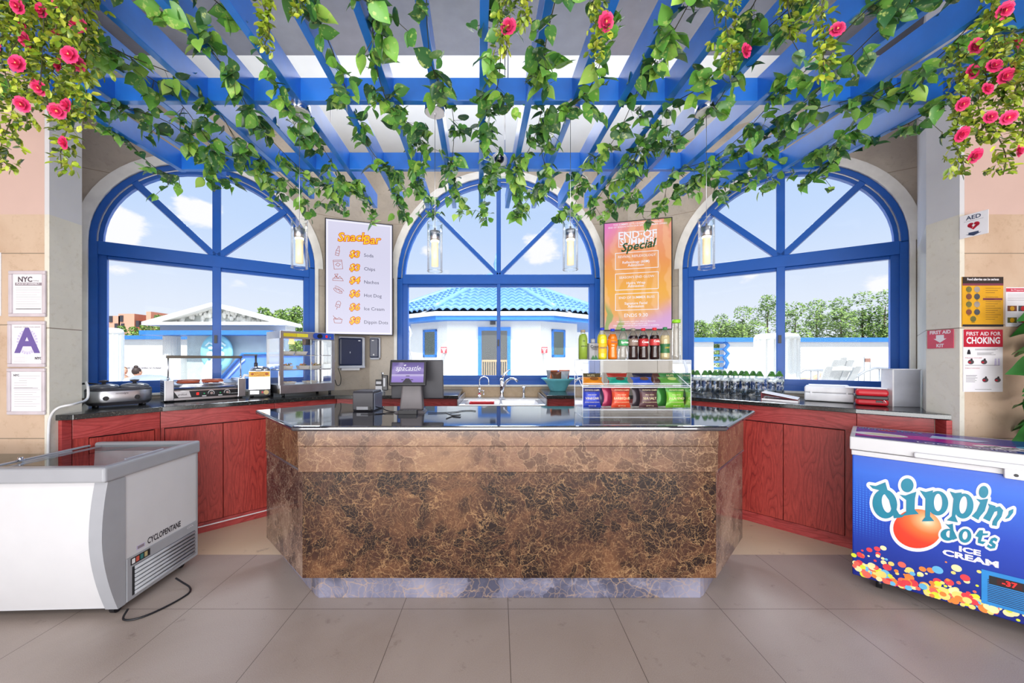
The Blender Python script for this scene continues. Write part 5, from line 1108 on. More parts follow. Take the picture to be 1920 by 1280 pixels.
for v, a, b in ((.68, .3, .85), (.665, .3, .8), (.62, .35, .75), (.605, .35, .7), (.59, .35, .8), (.27, .08, .35), (.25, .08, .32), (.23, .08, .36), (.21, .08, .3), (.19, .08, .34), (.17, .08, .3), (.425, .06, .9), (.05, .3, .7)): D.rect(w_*a, h*v, w_*b, h*v+.002, 0, M_INK)
for v, s_ in ((.545, 'If the person cannot speak'), (.385, 'If alone or unconscious')): D.text(s_, w_*.06, h*v, .010, 0, MRD, al='L')
D.disc(.04, h*.655, .008, 0); D.poly([(.028, h*.60), (.052, h*.60), (.05, h*.645), (.03, h*.645)], 0)
for u, v in ((.2, .48), (.52, .48), (.55, .2), (.85, .2)): D.disc(w_*u, h*v, .020, 0, mat('figure_grey', '#4d464a', .5), ry=.015); D.disc(w_*u-.008, h*v-.002, .009, .0003, MRD, ry=.006); D.disc(w_*u+.004, h*v+.016, .007, .0003, M_INK)
for u in (.80, .88): D.disc(w_*u, h*.52, .006, 0, M_PVL); D.poly([(w_*u-.008, h*.43), (w_*u+.008, h*.43), (w_*u+.006, h*.505), (w_*u-.006, h*.505)], 0, M_PVL)
D.build('print', t)
t, w_, h, D = board(1882.5, 537, 1945, 614, 'plates_poster', 'white poster with red heading at the right edge of the view', 'poster')
D.rect(.006, h-.035, w_-.006, h-.012, 0, mat('poster_rose', '#c83a52', .4)); D.text('Be Prepared Eat Well', w_/2, h-.0235, .016, .0004, M_SIGNW)
for k in range(4): D.rect(.015+.07*(k % 2), .03+.075*(k//2), .075+.07*(k % 2), .065+.075*(k//2), 0, mat('photo_%d' % k, '#9a8a4a')); D.disc(.045+.07*(k % 2), .047+.075*(k//2), .015, .0004, M_RED if k % 2 else MY)
for k in range(5): D.rect(.015, h-.05-k*.01, w_-.03, h-.048-k*.01, 0, M_PG)
D.build('print', t)
# flag sign and first aid sign on the pier
t = thing('defibrillator_sign', 'white AED flag sign with red heart sticking out from the right pier', 'sign', (2.962, 2.398, 2.209), math.radians(-78))
MB(M_SIGNW).box(0, .124, -.002, .002, 0, .145).build('plate', t, bev=.0008)
D = MB(M_INK, Matrix.Translation((0, -.0028, 0)) @ FACE); NV = mat('sign_navy', '#35415e', .5, var=0); D.text('AED', .062, .12, .034, 0, NV, bold=.02); D.rect(.02, .1, .104, .1012, 0, NV)
D.disc(.050, .073, .0145, 0, MRD); D.disc(.074, .073, .0145, 0, MRD); D.poly([(.0367, .068), (.062, .042), (.0873, .068), (.074, .08), (.05, .08)], 0, MRD); D.poly([(.066, .085), (.054, .066), (.061, .066), (.056, .052), (.071, .072), (.063, .072)], .0006, M_SIGNW)
D.poly([(.04, .028), (.04, .018), (.028, .018), (.062, .004), (.096, .018), (.084, .018), (.084, .028)], 0, NV); D.build('print', t)
t = thing('first_aid_sign', 'small red first aid kit sign with down arrow on the cream pier', 'sign', (2.9725, 2.587, 1.512), math.radians(-93.5))
MRS = mat('faded_red_sign', '#d4566a', .4); MB(MRS).box(0, .158, -.0025, 0, 0, .124).build('plate', t)
D = MB(M_SIGNW, Matrix.Translation((0, -.003, 0)) @ FACE); D.text('FIRST AID', .079, .107, .031, 0, bold=.035, sx=.95); D.text('KIT', .079, .018, .03, 0, bold=.04); D.poly([(.055, .09), (.055, .065), (.04, .065), (.079, .038), (.118, .065), (.103, .065), (.103, .09)], 0); D.build('print', t)
# ================= WHITE ICE CREAM CHEST =================
M_FW = mat('freezer_white', '#cfcfd1', .32, var=.01); M_FG = mat('freezer_grey_trim', '#9fa1a6', .3, var=.02)
t = thing('glass_top_freezer', 'white glass topped ice cream chest freezer with grey corner trim at the left', 'freezer', (-2.118, 2.0, 0), math.radians(2.2))
L, D_ = 1.35, .66
prof = [(.088*max(0, (.47-z_)/.42)**1.7+.032*max(0, (z_-.47)/.305)**2, z_) for z_ in [.05+.725*i/14 for i in range(15)]]
def strip(mb, x0, x1, out, m=None):
    vs = [(x, y-out, z) for x in (x0, x1) for y, z in prof]; n = len(prof)
    vs2 = [(x, .12, z) for x in (x0, x1) for y, z in prof]
    mb.add(vs, [(i, n+i, n+i+1, i+1) for i in range(n-1)], m, True)
    for k in (0, 1):
        f = []; b = len(mb.v); mb.v += [mb.M @ Vector(v) for v in vs[k*n:(k+1)*n]]+[mb.M @ Vector(v) for v in vs2[k*n:(k+1)*n]]
        for i in range(n-1):
            fc = [b+i, b+i+1, b+n+i+1, b+n+i]; mb.f.append(fc if k == 0 else fc[::-1]); mb.mi.append(mb.mat(m)); mb.sm.append(False)
b = MB(M_FW); strip(b, -L+.06, -.062, 0); b.add([(-L+.06, .085, .05), (-.062, .085, .05), (-.062, .12, .05), (-L+.06, .12, .05)], [(3, 2, 1, 0)]); b.build('front_panel', t)
for x0, x1 in ((-.064, .004), (-L-.004, -L+.064)):
    b = MB(M_FG); strip(b, x0, x1, .012); b.build('corner_trim', t, bev=.006)
MB(M_FW).box(-.03, 0, .12, D_, .05, .775).build('side_panel', t); MB(M_FW).box(-L, -L+.03, .12, D_, .05, .775).build('side_panel', t); MB(M_FW).box(-L, 0, D_-.03, D_, .05, .775).build('back_panel', t); MB(M_DARK).box(-L+.03, -.03, .1, D_-.03, .05, .10).build('underside', t)
sv = MB(M_FG); sv.box(.0, .008, .125, D_-.012, .055, .30); sv.build('vent_panel', t, bev=.002)
for k in range(7): MB(mat('vent_slat', '#a9abb0', .3)).cyl((.010, .17, .085+k*.024), (.010, D_-.045, .085+k*.024), .0095, n=10).build('vent_slat', t)
MB(M_BLACK).box(.004, .009, .155, D_-.04, .075, .24).build('vent_recess', t)
SF = Matrix(((0, 0, 1, 0), (1, 0, 0, 0), (0, 1, 0, 0), (0, 0, 0, 1)))
D = MB(M_INK, Matrix.Translation((.0012, 0, 0)) @ SF); D.text('CYCLOPENTANE', .385, .335, .052, 0, M_INK, bold=.025, sx=.62); D.rect(.19, .318, .245, .342, 0, M_PVL); D.rect(.196, .322, .239, .338, .0004, M_PG); D.build('lettering', t)
D = MB(M_BLACK, Matrix.Translation((.0092, 0, 0)) @ SF); D.rect(.145, .252, .27, .292, 0, M_BLACK); 
for u, c in ((.152, '#e8e8e8'), (.178, '#c95a4a'), (.205, '#3a7a78'), (.232, '#b8a878')): D.rect(u, .258, u+.02, .286, .0005, mat('button_'+c[1:], c, .4, var=0))
D.text('COOL', D_-.08, .283, .02, .0005, M_SIGNW); D.build('control_strip', t)
rm = MB(M_FG); o_ = [(-L-.012, -.008), (.014, -.008), (.014, D_+.01), (-L-.012, D_+.01)]; i_ = [(-L+.04, .055), (-.04, .055), (-.04, D_-.035), (-L+.04, D_-.035)]
rm.add([(x, y, z_) for z_ in (.775, .86) for P_ in (o_, i_) for x, y in P_], [f for k in range(4) for f in ((k, (k+1) % 4, 8+(k+1) % 4, 8+k), (4+k, 12+k, 12+(k+1) % 4, 4+(k+1) % 4), (8+k, 8+(k+1) % 4, 12+(k+1) % 4, 12+k), (k, 4+k, 4+(k+1) % 4, (k+1) % 4))]); rm.build('top_rim', t, bev=.014, seg=3)
MB(mat('freezer_liner', '#e2e3e6', .4)).add([(-L+.04, .055, .80), (-.04, .055, .80), (-.04, D_-.035, .80), (-L+.04, D_-.035, .80), (-L+.06, .07, .42), (-.06, .07, .42), (-.06, D_-.05, .42), (-L+.06, D_-.05, .42)], [(0, 4, 5, 1), (1, 5, 6, 2), (2, 6, 7, 3), (3, 7, 4, 0), (7, 6, 5, 4)]).build('liner', t)
gl2 = thin_glass('lid_glass', '#eef4f4', .10, fk=.25)
for nm, x0, x1, zz in (('sliding_lid', -.70, -.045, .842), ('sliding_lid', -L+.045, -.62, .832)):
    o = MB(gl2).add([(x0, .06, zz), (x1, .06, zz), (x1, D_-.04, zz), (x0, D_-.04, zz)], [(0, 1, 2, 3)]).build(nm, t)
    for a in ((x0, x0+.02, .058, D_-.038), (x1-.02, x1, .058, D_-.038)): MB(M_LGREY).box(a[0], a[1], a[2], a[3], zz-.004, zz+.006).build('lid_edge', o, bev=.002)
    MB(M_LGREY).box(x1-.035, x1-.022, .2, .46, zz, zz+.012).build('lid_handle', o, bev=.003)
MB(M_CHROME).cyl((-.66, .2, .846), (-.66, .2, .87), .012, n=14).box(-.675, -.645, .19, .21, .848, .856).build('lid_lock', t)
w3 = MB(M_WHITE)
for y_ in (.2, .35, .5): w3.tube([(-L+.07, y_, .70), (-.07, y_, .70)], .003, 6)
for k in range(9): w3.tube([(-L+.1+k*.145, .08, .70), (-L+.1+k*.145, D_-.06, .70)], .003, 6)
w3.build('basket', t)
def caster(x, y, par):
    MB(M_BLACK).cyl((x-.014, y, .026), (x+.014, y, .026), .026, n=18).box(x-.018, x+.018, y-.012, y+.012, .03, .056).build('caster', par, bev=.002)
for x in (-.06, -L+.08):
    for y in (.13, D_-.08): caster(x, y, t)
cable([(-2.085, 2.10, .035), (-2.06, 2.05, .012), (-1.99, 2.07, .006), (-1.93, 2.16, .006), (-1.90, 2.28, .006), (-1.935, 2.34, .008), (-2.0, 2.36, .03), (-2.05, 2.37, .05)], .0055, M_BLACK, 'black power cord looping on the floor beside the white freezer')
# ================= BLUE ICE CREAM CHEST =================
FO = Vector((2.245, 2.37)); FA = math.radians(-45); FD = Vector((math.cos(FA), math.sin(FA)))
t = thing('chest_freezer', 'blue chest freezer with teal lettering, an orange ball and colourful printed beads', 'freezer', (FO.x, FO.y, 0), FA)
L, D_, z0, z1 = 1.02, .52, .075, .865
m, q, bs = newmat('freezer_blue_print'); tc = q.n('ShaderNodeTexCoord'); P = tc.outputs['Object']; sp = q.n('ShaderNodeSeparateXYZ', i_0=P)
c = q.ramp(q.maprange(sp.outputs[2], .1, .85, 0, 1, False), [(0, '#0a1e7a'), (.5, '#1440b4'), (.85, '#1a62d2'), (1, '#1650c0')])
def fr(ax, s_): return q.math('SUBTRACT', q.math('FRACT', q.math('MULTIPLY', sp.outputs[ax], s_)), .5)
dd = q.math('SQRT', q.math('ADD', q.math('POWER', fr(0, 70), 2), q.math('POWER', fr(2, 70), 2)))
msk = q.maprange(sp.outputs[0], .22, .02, 0, .55); msk = q.math('MULTIPLY', msk, q.maprange(sp.outputs[2], .3, .45)); msk = q.math('MULTIPLY', msk, q.maprange(sp.outputs[2], .72, .55))
c = q.mix(q.math('MULTIPLY', q.math('LESS_THAN', dd, .32), msk), c, hexc('#3a8ae8')); q.set(bs, 'Base Color', c); bs.inputs['Roughness'].default_value = .22
MB(m).box(0, L, 0, D_, z0, z1-.03).build('body', t, bev=.006); MB(M_FW).box(-.004, L+.004, -.004, D_+.004, z1-.03, z1).build('gasket_band', t, bev=.003)
MB(M_FW).box(-.012, L+.012, -.012, D_+.01, z1+.004, .95).build('lid', t, bev=.006)
hd = MB(M_WHITE); hd.box(.26, .66, -.034, -.012, z1+.005, z1+.034); hd.build('lid_handle', t, bev=.008, seg=3); MB(M_WHITE).box(.575, .655, -.03, -.004, z1-.045, z1+.006).build('latch', t, bev=.006); MB(M_BLACK).cyl((.612, -.032, z1-.022), (.612, -.0295, z1-.022), .008, n=12).build('keyhole', t)
for x in (.12, L-.12):
    for y in (.1, D_-.1): MB(M_BLACK).cyl((x-.014, y, .037), (x+.014, y, .037), .037, n=18).build('caster', t)
def uv(zx, zy):      # photo column/row of the freezer close-up -> position on the freezer front
    px, py = 1560+zx/3.047, 780+zy/3.047; w2 = onwall(px, FO, FO+FD); return ((w2-FO).length, EYE-(py-CY)*w2.y/F)
TE = mat('logo_teal', '#12809a', .3, var=.05); WH = mat('logo_white', '#ece6ec', .35, var=0)
FM = Matrix.Translation((0, -.0006, 0)) @ FACE
LG = MB(TE, FM); OU = MB(WH, FM)
def ell(cx, cy, rx, ry, rot=0, n=28): return [(cx+rx*math.cos(a)*math.cos(rot)-ry*math.sin(a)*math.sin(rot), cy+rx*math.cos(a)*math.sin(rot)+ry*math.sin(a)*math.cos(rot)) for a in [2*PI*i/n for i in range(n)]]
_kk = [0]
def ptri(mb, pts, k, m):
    _kk[0] += 1; k += _kk[0]*1.1e-6      # any outline, filled by ear clipping
    from mathutils.geometry import tessellate_polygon
    P2 = [uv(*p) for p in pts]; tr = tessellate_polygon([[Vector((a, b, 0)) for a, b in P2]])
    fs = []
    for a, b, c in tr:
        s_ = (P2[b][0]-P2[a][0])*(P2[c][1]-P2[a][1])-(P2[b][1]-P2[a][1])*(P2[c][0]-P2[a][0]); fs.append((a, b, c) if s_ > 0 else (c, b, a))
    mb.add([(a, b, k) for a, b in P2], fs, m)
def inflate(pts, o, k=.0006):
    ptri(OU, pts, k, WH); n = len(pts)
    for i in range(n):
        a, b = pts[i], pts[(i+1) % n]; dx, dy = b[0]-a[0], b[1]-a[1]; l = math.hypot(dx, dy)+1e-9; nx, ny = -dy/l*o, dx/l*o
        ptri(OU, [(a[0]+nx, a[1]+ny), (b[0]+nx, b[1]+ny), (b[0]-nx, b[1]-ny), (a[0]-nx, a[1]-ny)], k, WH); ptri(OU, ell(a[0], a[1], o, o, n=12), k, WH)
def solid_(pts, o=17): inflate(pts, o); ptri(LG, pts, .0026, TE)
def bowl_(cx, cy, rx, ry, hx, hy, hrx, hry, rot=0, o=17):
    inflate(ell(cx, cy, rx, ry, rot), o); n = 28; A = ell(cx, cy, rx, ry, rot); B = ell(hx, hy, hrx, hry, rot)
    for i in range(n): ptri(LG, [A[i], A[(i+1) % n], B[(i+1) % n], B[i]], .0026, TE)
# d i p p i n '
bowl_(302, 500, 70, 84, 312, 497, 26, 54, -.2); solid_([(213, 392), (250, 398), (305, 376), (320, 430), (352, 505), (384, 558), (414, 566), (400, 577), (354, 582), (342, 540), (326, 478), (290, 428), (232, 412)])
solid_(ell(430, 394, 36, 40)); solid_([(384, 447), (420, 452), (482, 430), (474, 470), (472, 530), (496, 558), (450, 562), (392, 570), (424, 545), (424, 478)])
bowl_(604, 496, 60, 70, 606, 492, 24, 50); solid_([(500, 422), (535, 432), (578, 422), (564, 480), (560, 570), (584, 598), (512, 600), (532, 575), (534, 470)])
bowl_(752, 512, 56, 72, 750, 506, 22, 50, .12); solid_([(672, 428), (704, 438), (742, 434), (722, 500), (704, 570), (720, 606), (656, 594), (684, 570), (694, 470)])
solid_(ell(866, 432, 27, 35, .1)); solid_([(822, 470), (850, 476), (892, 470), (872, 540), (842, 576), (836, 592), (798, 570), (826, 540), (846, 494)])
solid_([(890, 498), (934, 512), (930, 540), (900, 600), (862, 582), (886, 548), (898, 516)]); solid_([(930, 520), (958, 514), (978, 536), (968, 572), (944, 604), (940, 626), (914, 622), (918, 598), (944, 560), (944, 540), (928, 545)]); solid_([(1010, 540), (1036, 528), (1034, 550), (1010, 580), (988, 586), (1006, 562)])
# dots
bowl_(662, 676, 42, 34, 668, 672, 16, 20, 0, 13); solid_([(646, 612), (664, 618), (690, 612), (694, 650), (716, 696), (690, 706), (672, 690), (674, 640)], 13)
bowl_(760, 682, 36, 40, 760, 680, 15, 24, .1, 13); solid_([(842, 650), (862, 650), (862, 668), (892, 668), (888, 678), (860, 680), (850, 712), (878, 716), (862, 730), (832, 722), (836, 690), (818, 684)], 13)
solid_([(908, 698), (930, 690), (946, 700), (938, 716), (922, 708), (916, 716), (936, 732), (930, 752), (904, 756), (884, 744), (892, 730), (908, 742), (916, 738), (896, 722)], 13)
m, q, bs = newmat('logo_orange_ball'); tc = q.n('ShaderNodeTexCoord'); cu, cv = uv(545, 600)
dv = q.n('ShaderNodeVectorMath', operation='DISTANCE', i_0=tc.outputs['Object'], i_1=(cu, 0, cv)); q.set(bs, 'Base Color', q.ramp(q.maprange(dv.outputs['Value'], 0, .13, 0, 1, False), [(0, '#ffe2c0'), (.25, '#f8a870'), (.55, '#ee6a2a'), (1, '#dc3414')])); bs.inputs['Roughness'].default_value = .3
BL = MB(m, FM); B_ = ell(488, 642, 138, 112, .05, 40); ptri(BL, B_, .0002, m); inflate(B_, 20, -.0012)
OU.build('logo_outline', t); BL.build('logo_ball', t); LG.build('logo_letters', t)
D = MB(WH, FM); u0, v0 = uv(785, 770); u1, v1 = uv(787, 812); D.text('ICE', u0, v0, .040, .0012, bold=.045, sx=1.3); D.text('CREAM', u1, v1, .044, .0012, bold=.045, sx=1.35); D.build('logo_small_text', t)
cols = [mat('bead_%s' % n, h_, .3, var=.08) for n, h_ in (('red', '#e0404a'), ('coral', '#ec6a5a'), ('orange', '#f0883c'), ('yellow', '#f2d878'), ('lime', '#d8e23a'), ('sky', '#6ab8e0'), ('cream', '#f6e6a8'))]
BD = MB(cols[0], FM); RR = random.Random(3); k = .0005
for n in range(330):
    u = RR.uniform(.01, L-.01); hh = .20-.05*math.sin(u*8); v = z0+.01+abs(RR.gauss(0, .42))*hh; 
    if v > z0+.26 or (.60 < u and v > z0+.2): continue
    r_ = RR.uniform(.006, .024)*(1.1-.8*(v-z0)/.3); r_ = min(r_, v-z0-.003, u, L-u); k += .0000012
    if r_ > .003: BD.disc(u, v, r_, k, RR.choice(cols), n=14)
for zx, zy, r_, ci in ((258, 757, .014, 0), (293, 752, .014, 6), (125, 793, .013, 4), (155, 795, .009, 0), (290, 812, .008, 6), (310, 817, .007, 5), (338, 842, .013, 3), (399, 847, .017, 1), (603, 877, .021, 5), (711, 867, .019, 6), (693, 893, .009, 3), (760, 922, .018, 0), (661, 934, .008, 2)):
    u, v = uv(zx, zy); BD.disc(u, v, r_, .0014, cols[ci], n=18)
BD.build('printed_beads', t)
G = mat('vent_blue', '#2a86cc', .35); V_ = MB(G, FM); uA, vA = uv(853, 872); uB, vB = uv(860, 1066); V_.rect(uA, vB, L-.02, vA, .0016, G)
for k in range(13): V_.rect(uA+.02, vB+.018+k*.0095, L-.05, vB+.022+k*.0095, .002, M_NAVY)
V_.build('vent_panel', t); u, v = uv(1010, 940); dp = MB(M_BLACK, FM); u = uA+.10; v = vA-.045; dp.rect(u-.075, v-.022, u+.075, v+.022, .0022, M_BLACK); dp.rect(u-.05, v-.016, u+.03, v+.016, .0025, mat('led_back', '#3a0c10', .3)); dp.text('-37', u-.01, v, .036, .0028, mat('led_red', '#ff2020', .4, emis='#ff2020', es=1.5, var=0), bold=.02)
for k in range(6): dp.disc(u+.045+(k % 2)*.016, v-.012+(k//2)*.012, .003, .0026, M_GREY, n=8)
dp.build('temperature_display', t)
TP = MB(mat('lid_print_blue', '#2336a8', .2), Matrix.Translation((0, 0, .9506))); TP.rect(.012, .012, L-.012, D_-.02, 0)
MG = mat('lid_print_magenta', '#c01ea8', .2); TP.poly([(.012, .18), (.3, .3), (.6, .22), (L-.012, .34), (L-.012, .18), (.6, .08), (.3, .14), (.012, .06)], .0004, MG)
TP.disc(.12, .20, .13, .0008, WH, ry=.07, rot=.1); TP.disc(.14, .2, .09, .001, mat('lid_print_cream', '#e8dcb8', .3), ry=.04); TP.disc(.62, .14, .13, .0008, WH, ry=.06); 
for k in range(9): TP.disc(.54+.02*k, .12+.04*((k*7) % 3)/2, .013, .0012, M_INK)
TP.disc(.75, .22, .1, .0008, mat('lid_print_sky', '#7ac0e8', .3), ry=.06); TP.poly([(.34, .26), (.52, .28), (.58, .36), (.36, .38)], .0008, mat('lid_print_pale', '#b8d0f0', .3)); TP.disc(.16, .41, .045, .0008, m, ry=.02)
TP.text("dippin' dots", .17, .44, .065, .0014, mat('lid_text_teal', '#4aa8c8', .3), bold=.03); TP.text('LOOK INSIDE', .45, .045, .045, .0014, WH, bold=.02, sx=1.3); TP.build('lid_print', t)
# plant at the right edge
t = thing('potted_plant', 'broad leaved green plant whose leaves enter at the right edge', 'plant', (3.50, 2.19, 0)); MB(mat('terracotta', '#9a6a4a', .6)).lathe([(.001, 0), (.11, 0), (.15, .28), (.16, .28), (.16, .31), (.135, .31), (.13, .27), (.001, .26)], 24).build('pot', t)
MB(M_STEM).tube([(0, 0, .25), (.01, 0, .9), (-.02, .01, 1.35), (0, 0, 1.7)], .012).build('stem', t)
mb = MB(mat('broad_leaf', '#2f6a2c', .3, var=.15))
for k in range(34):
    a = R.uniform(0, 6.28) if k > 9 else PI+R.uniform(-.5, .7); zz = .85+.85*((k*.37) % 1); c = Vector((0, 0, zz)); d = Vector((math.cos(a), math.sin(a)*.35, .25)); e = c+d*.23; mb.tube([c, e], .003, 4, M_STEM); leaf(mb, e, d+Vector((0, 0, -.45)), .20, None, roll=R.uniform(-1.2, 1.2))
mb.build('foliage', t)
# ================= OUTSIDE =================
GZ = .45
M_EXT = mat('white_stucco', '#dcdcd8', .8, var=.02); M_EXTB = mat('coping_blue', '#3478c8', .5); M_TILE = mat('blue_roof_tile', '#7ca8d6', .35, var=.08); M_EXTG = mat('outer_window_glass', '#59645f', .35, spec=.3)
m, q, bs = newmat('pale_paving'); tc = q.n('ShaderNodeTexCoord'); nz = q.noise(tc.outputs['Object'], 3, 4); q.set(bs, 'Base Color', q.ramp(nz, [(.3, '#c6c2ba'), (.7, '#d6d2ca')])); bs.inputs['Roughness'].default_value = .8
struct(MB(m).box(-80, 80, 4.95, 75, GZ-.3, GZ).build('floor'))
def fluted(label, px0, px1, pyt, Y, zb=GZ, cap=True, n=18):
    xa, xb = at(px0, 0, Y).x, at(px1, 0, Y).x; r = (xb-xa)/2; zt = pytop_z(pyt, Y); t = thing('fluted_column', label, 'column', ((xa+xb)/2, Y, zb))
    P = []
    for k in range(n):
        a0 = 2*PI*k/n
        for j, rr in ((0, 1), (.35, 1), (.5, .93), (.85, .93)): a = a0+2*PI/n*j; P.append((r*rr*math.cos(a), r*rr*math.sin(a)))
    h = zt-zb; MB(M_EXT).prism(P, 0, h*.92).build('shaft', t); MB(M_EXT).lathe([(r, h*.92), (r*1.0, h*.95), (r*.92, h*.985), (r*.6, h), (.001, h*1.003)], 28).build('column_top', t); return t
# ---- house with the tiled roof ----
t = thing('pool_house', 'white pool house with a blue tiled roof behind the middle window', 'building', (0, 11, GZ))
WP = [(-1.52, 11), (1.24, 11), (2.5, 11.9), (2.5, 15), (-2.8, 15), (-2.8, 11.9)]
MB(M_EXT).prism(WP, GZ, 2.56).build('wall', t, world=True)
E = [(-1.82, 10.62), (1.60, 10.62), (3.75, 12.2), (3.9, 15.5), (-4.1, 15.5), (-3.9, 12.2)]
MB(M_EXT).prism(E, 2.68, 2.80).build('fascia', t, world=True); MB(M_EXTB).prism([(x*.985, y+.03) for x, y in E], 2.56, 2.68).build('gutter_band', t, world=True)
AP = Vector((-.1, 14.2, 4.62))
rt = MB(M_TILE)
def rooffacet(p, q_):
    p = Vector((p[0], p[1], 2.82)); q_ = Vector((q_[0], q_[1], 2.82)); L = (q_-p).length; rows = 13; tw = .235; nrm = (q_-p).cross(AP-p).normalized()
    if nrm.z < 0: nrm = -nrm
    s0 = (AP-p).dot((q_-p).normalized())
    for r in range(rows):
        f0, f1 = r/rows, min(1, (r+1.12)/rows); a0, a1 = p.lerp(AP, f0), p.lerp(AP, f1); b0, b1 = q_.lerp(AP, f0), q_.lerp(AP, f1)
        dirn = (q_-p).normalized(); n = max(2, int(L*(1-f0)/tw*8)); vs = []
        for k in range(n+1):
            for (a, b, lift) in ((a0, b0, .055), (a1, b1, .0)):
                c = a.lerp(b, k/n); s_ = (c-p).dot(dirn); ph = abs(math.sin(PI*s_/tw)); vs.append(c+nrm*(lift+ph*.075))
        rt.add(vs, [(2*k, 2*k+2, 2*k+3, 2*k+1) for k in range(n)], smooth=True)
        vs2 = []; 
        for k in range(n+1): vs2 += [vs[2*k], vs[2*k]-nrm*.05]
        rt.add(vs2, [(2*k+1, 2*k+3, 2*k+2, 2*k) for k in range(n)])
for i in range(6): rooffacet(E[i], E[(i+1) % 6])
rt.build('tiled_roof', t, world=True); rg = MB(M_TILE)
for i in (0, 1, 2, 5):
    a = Vector((*E[i], 2.85)); 
    MB(M_TILE).tube([a.lerp(AP, f/12)+Vector((0, 0, .07)) for f in range(13)], .09, 8).build('hip_ridge', t, world=True)
MB(M_TILE).lathe([(.14, 4.55), (.16, 4.75), (.06, 4.9), (.10, 5.05), (.04, 5.25), (.001, 5.5)], 14, M=Matrix.Translation((AP.x, AP.y, 0))).build('finial', t, world=True)
MB(M_EXTB).box(at(896.5, 0, 10.98).x, at(957.5, 0, 10.98).x, 10.93, 11.0, GZ, pytop_z(613, 10.95)).build('door_frame', t, world=True)
m, q, bs = newmat('door_glass_print'); bs.inputs['Base Color'].default_value = hexc('#4c4e4e'); bs.inputs['Roughness'].default_value = .35
ob = MB(m).box(at(903, 0, 10.95).x, at(951, 0, 10.95).x, 10.915, 10.93, GZ+.12, pytop_z(620, 10.95)).build('door_glass', t, world=True)
pk = MB(mat('reflected_picket_tan', '#a89478', .6)); xa, xb = at(904, 0, 10.9).x, at(950, 0, 10.9).x
for k in range(12): pk.box(xa+(xb-xa)*k/11-.012, xa+(xb-xa)*k/11+.012, 10.905, 10.913, GZ+.15, 1.42)
pk.box(xa, xb, 10.90, 10.913, 1.36, 1.42).build('picket_reflection', t, world=True)  # fence reflection in the door glass, modelled as thin bars
for side, a, b, c0, c1 in (('l', WP[5], WP[0], 794, 819.5), ('r', WP[1], WP[2], 1034, 1059)):
    A3_, B3_ = Vector(a), Vector(b); Mw = wallframe(A3_, B3_); s0 = (onwall(c0, A3_, B3_)-A3_).length; s1 = (onwall(c1, A3_, B3_)-A3_).length; zt, zb = 2.34, 1.50
    fr_ = MB(M_EXTB, Mw); w_ = .07
    for x0, x1, zz0, zz1 in ((s0, s1, zt-w_, zt), (s0, s1, zb, zb+w_), (s0, s0+w_, zb, zt), (s1-w_, s1, zb, zt)): fr_.box(x0, x1, -.03, .0, zz0, zz1)
    o = fr_.build('window', t, world=True); pn_ = MB(M_EXTG, Mw).box(s0+w_, s1-w_, -.012, .0, zb+w_, zt-w_).build('pane', o, world=True); 
for px in (832, 1021):
    c = at(px, 656, 10.97); D = MB(mat('small_red_sign', '#d8404a', .5), Matrix.Translation((c.x, 10.985, c.z)) @ FACE); D.rect(-.09, -.09, .09, .09, 0); D.rect(-.07, .03, .07, .06, .001, M_SIGNW); D.rect(-.05, -.01, .05, .015, .001, M_SIGNW); D.disc(0, -.05, .03, .001, M_SIGNW, n=10); D.build('wall_sign', t, world=True)
    MB(M_GREY).box(c.x-.03, c.x+.03, 10.94, 11.0, c.z-.26, c.z-.12).build('call_box', t, world=True)
MB(M_DARK).box(at(919, 0, 10.95).x, at(929, 0, 10.95).x, 10.9, 11, pytop_z(608, 10.9), pytop_z(602, 10.9)).build('door_closer', t, world=True)
tag(MB(M_GREY).tube([at(766, 612, 9.8), at(771, 625, 9.8), at(763, 648, 9.8), at(770, 672, 9.8)+Vector((0, 0, 0)), at(764, 692, 9.8), at(764, 743.5, 9.8)], .035, 8).build('outdoor_hose'), 'grey flexible pipe hanging at the left of the middle window view', 'pipe')
# ---- left: walls, fountain facade, brick building ----
def wallrun(label, pxa, pxb, Y, pyt, pyc, text=None):
    t = thing('garden_wall', label, 'wall', (at((pxa+pxb)/2, 0, Y).x, Y, GZ)); xa, xb = at(pxa, 0, Y).x, at(pxb, 0, Y).x; zt, zc = pytop_z(pyt, Y), pytop_z(pyc, Y)
    MB(M_EXT).box(xa, xb, Y, Y+.3, GZ, zc).build('wall_body', t, world=True); MB(M_EXTB).box(xa-.02, xb+.02, Y-.12, Y+.34, zc, zt).build('coping', t, world=True)
    if text: D = MB(M_INK, Matrix.Translation((at(267, 0, Y).x, Y-.002, pytop_z(690, Y))) @ FACE); D.rect(-.72, -.065, .72, .065, .0, M_SIGNW); D.text(text, 0, 0, .072, .002, bold=.03); D.build('depth_marking', t, world=True)
    return t
wallrun('white garden wall with blue coping and depth marking in the left window', 60, 395, 12, 629, 636, '8 INCHES DEEP NO DIVING NO RUNNING')
fluted('white fluted column at the left side of the left window', 190, 226, 615, 8)
t = thing('fountain_facade', 'white gabled fountain front with blue cornice in the left window', 'fountain', (at(415, 0, 10).x, 10, GZ))
Y = 10.0; X_ = lambda px: at(px, 0, Y).x; Z_ = lambda py: pytop_z(py, Y)
MB(M_EXT).box(X_(300), X_(535), Y, Y+.5, Z_(620), Z_(608)).build('entablature', t, world=True)
G2 = MB(M_EXT); gt = [(X_(285), Z_(608)), (X_(549), Z_(611)), (X_(547), Z_(606)), (X_(412), Z_(570)), (X_(287), Z_(602))]
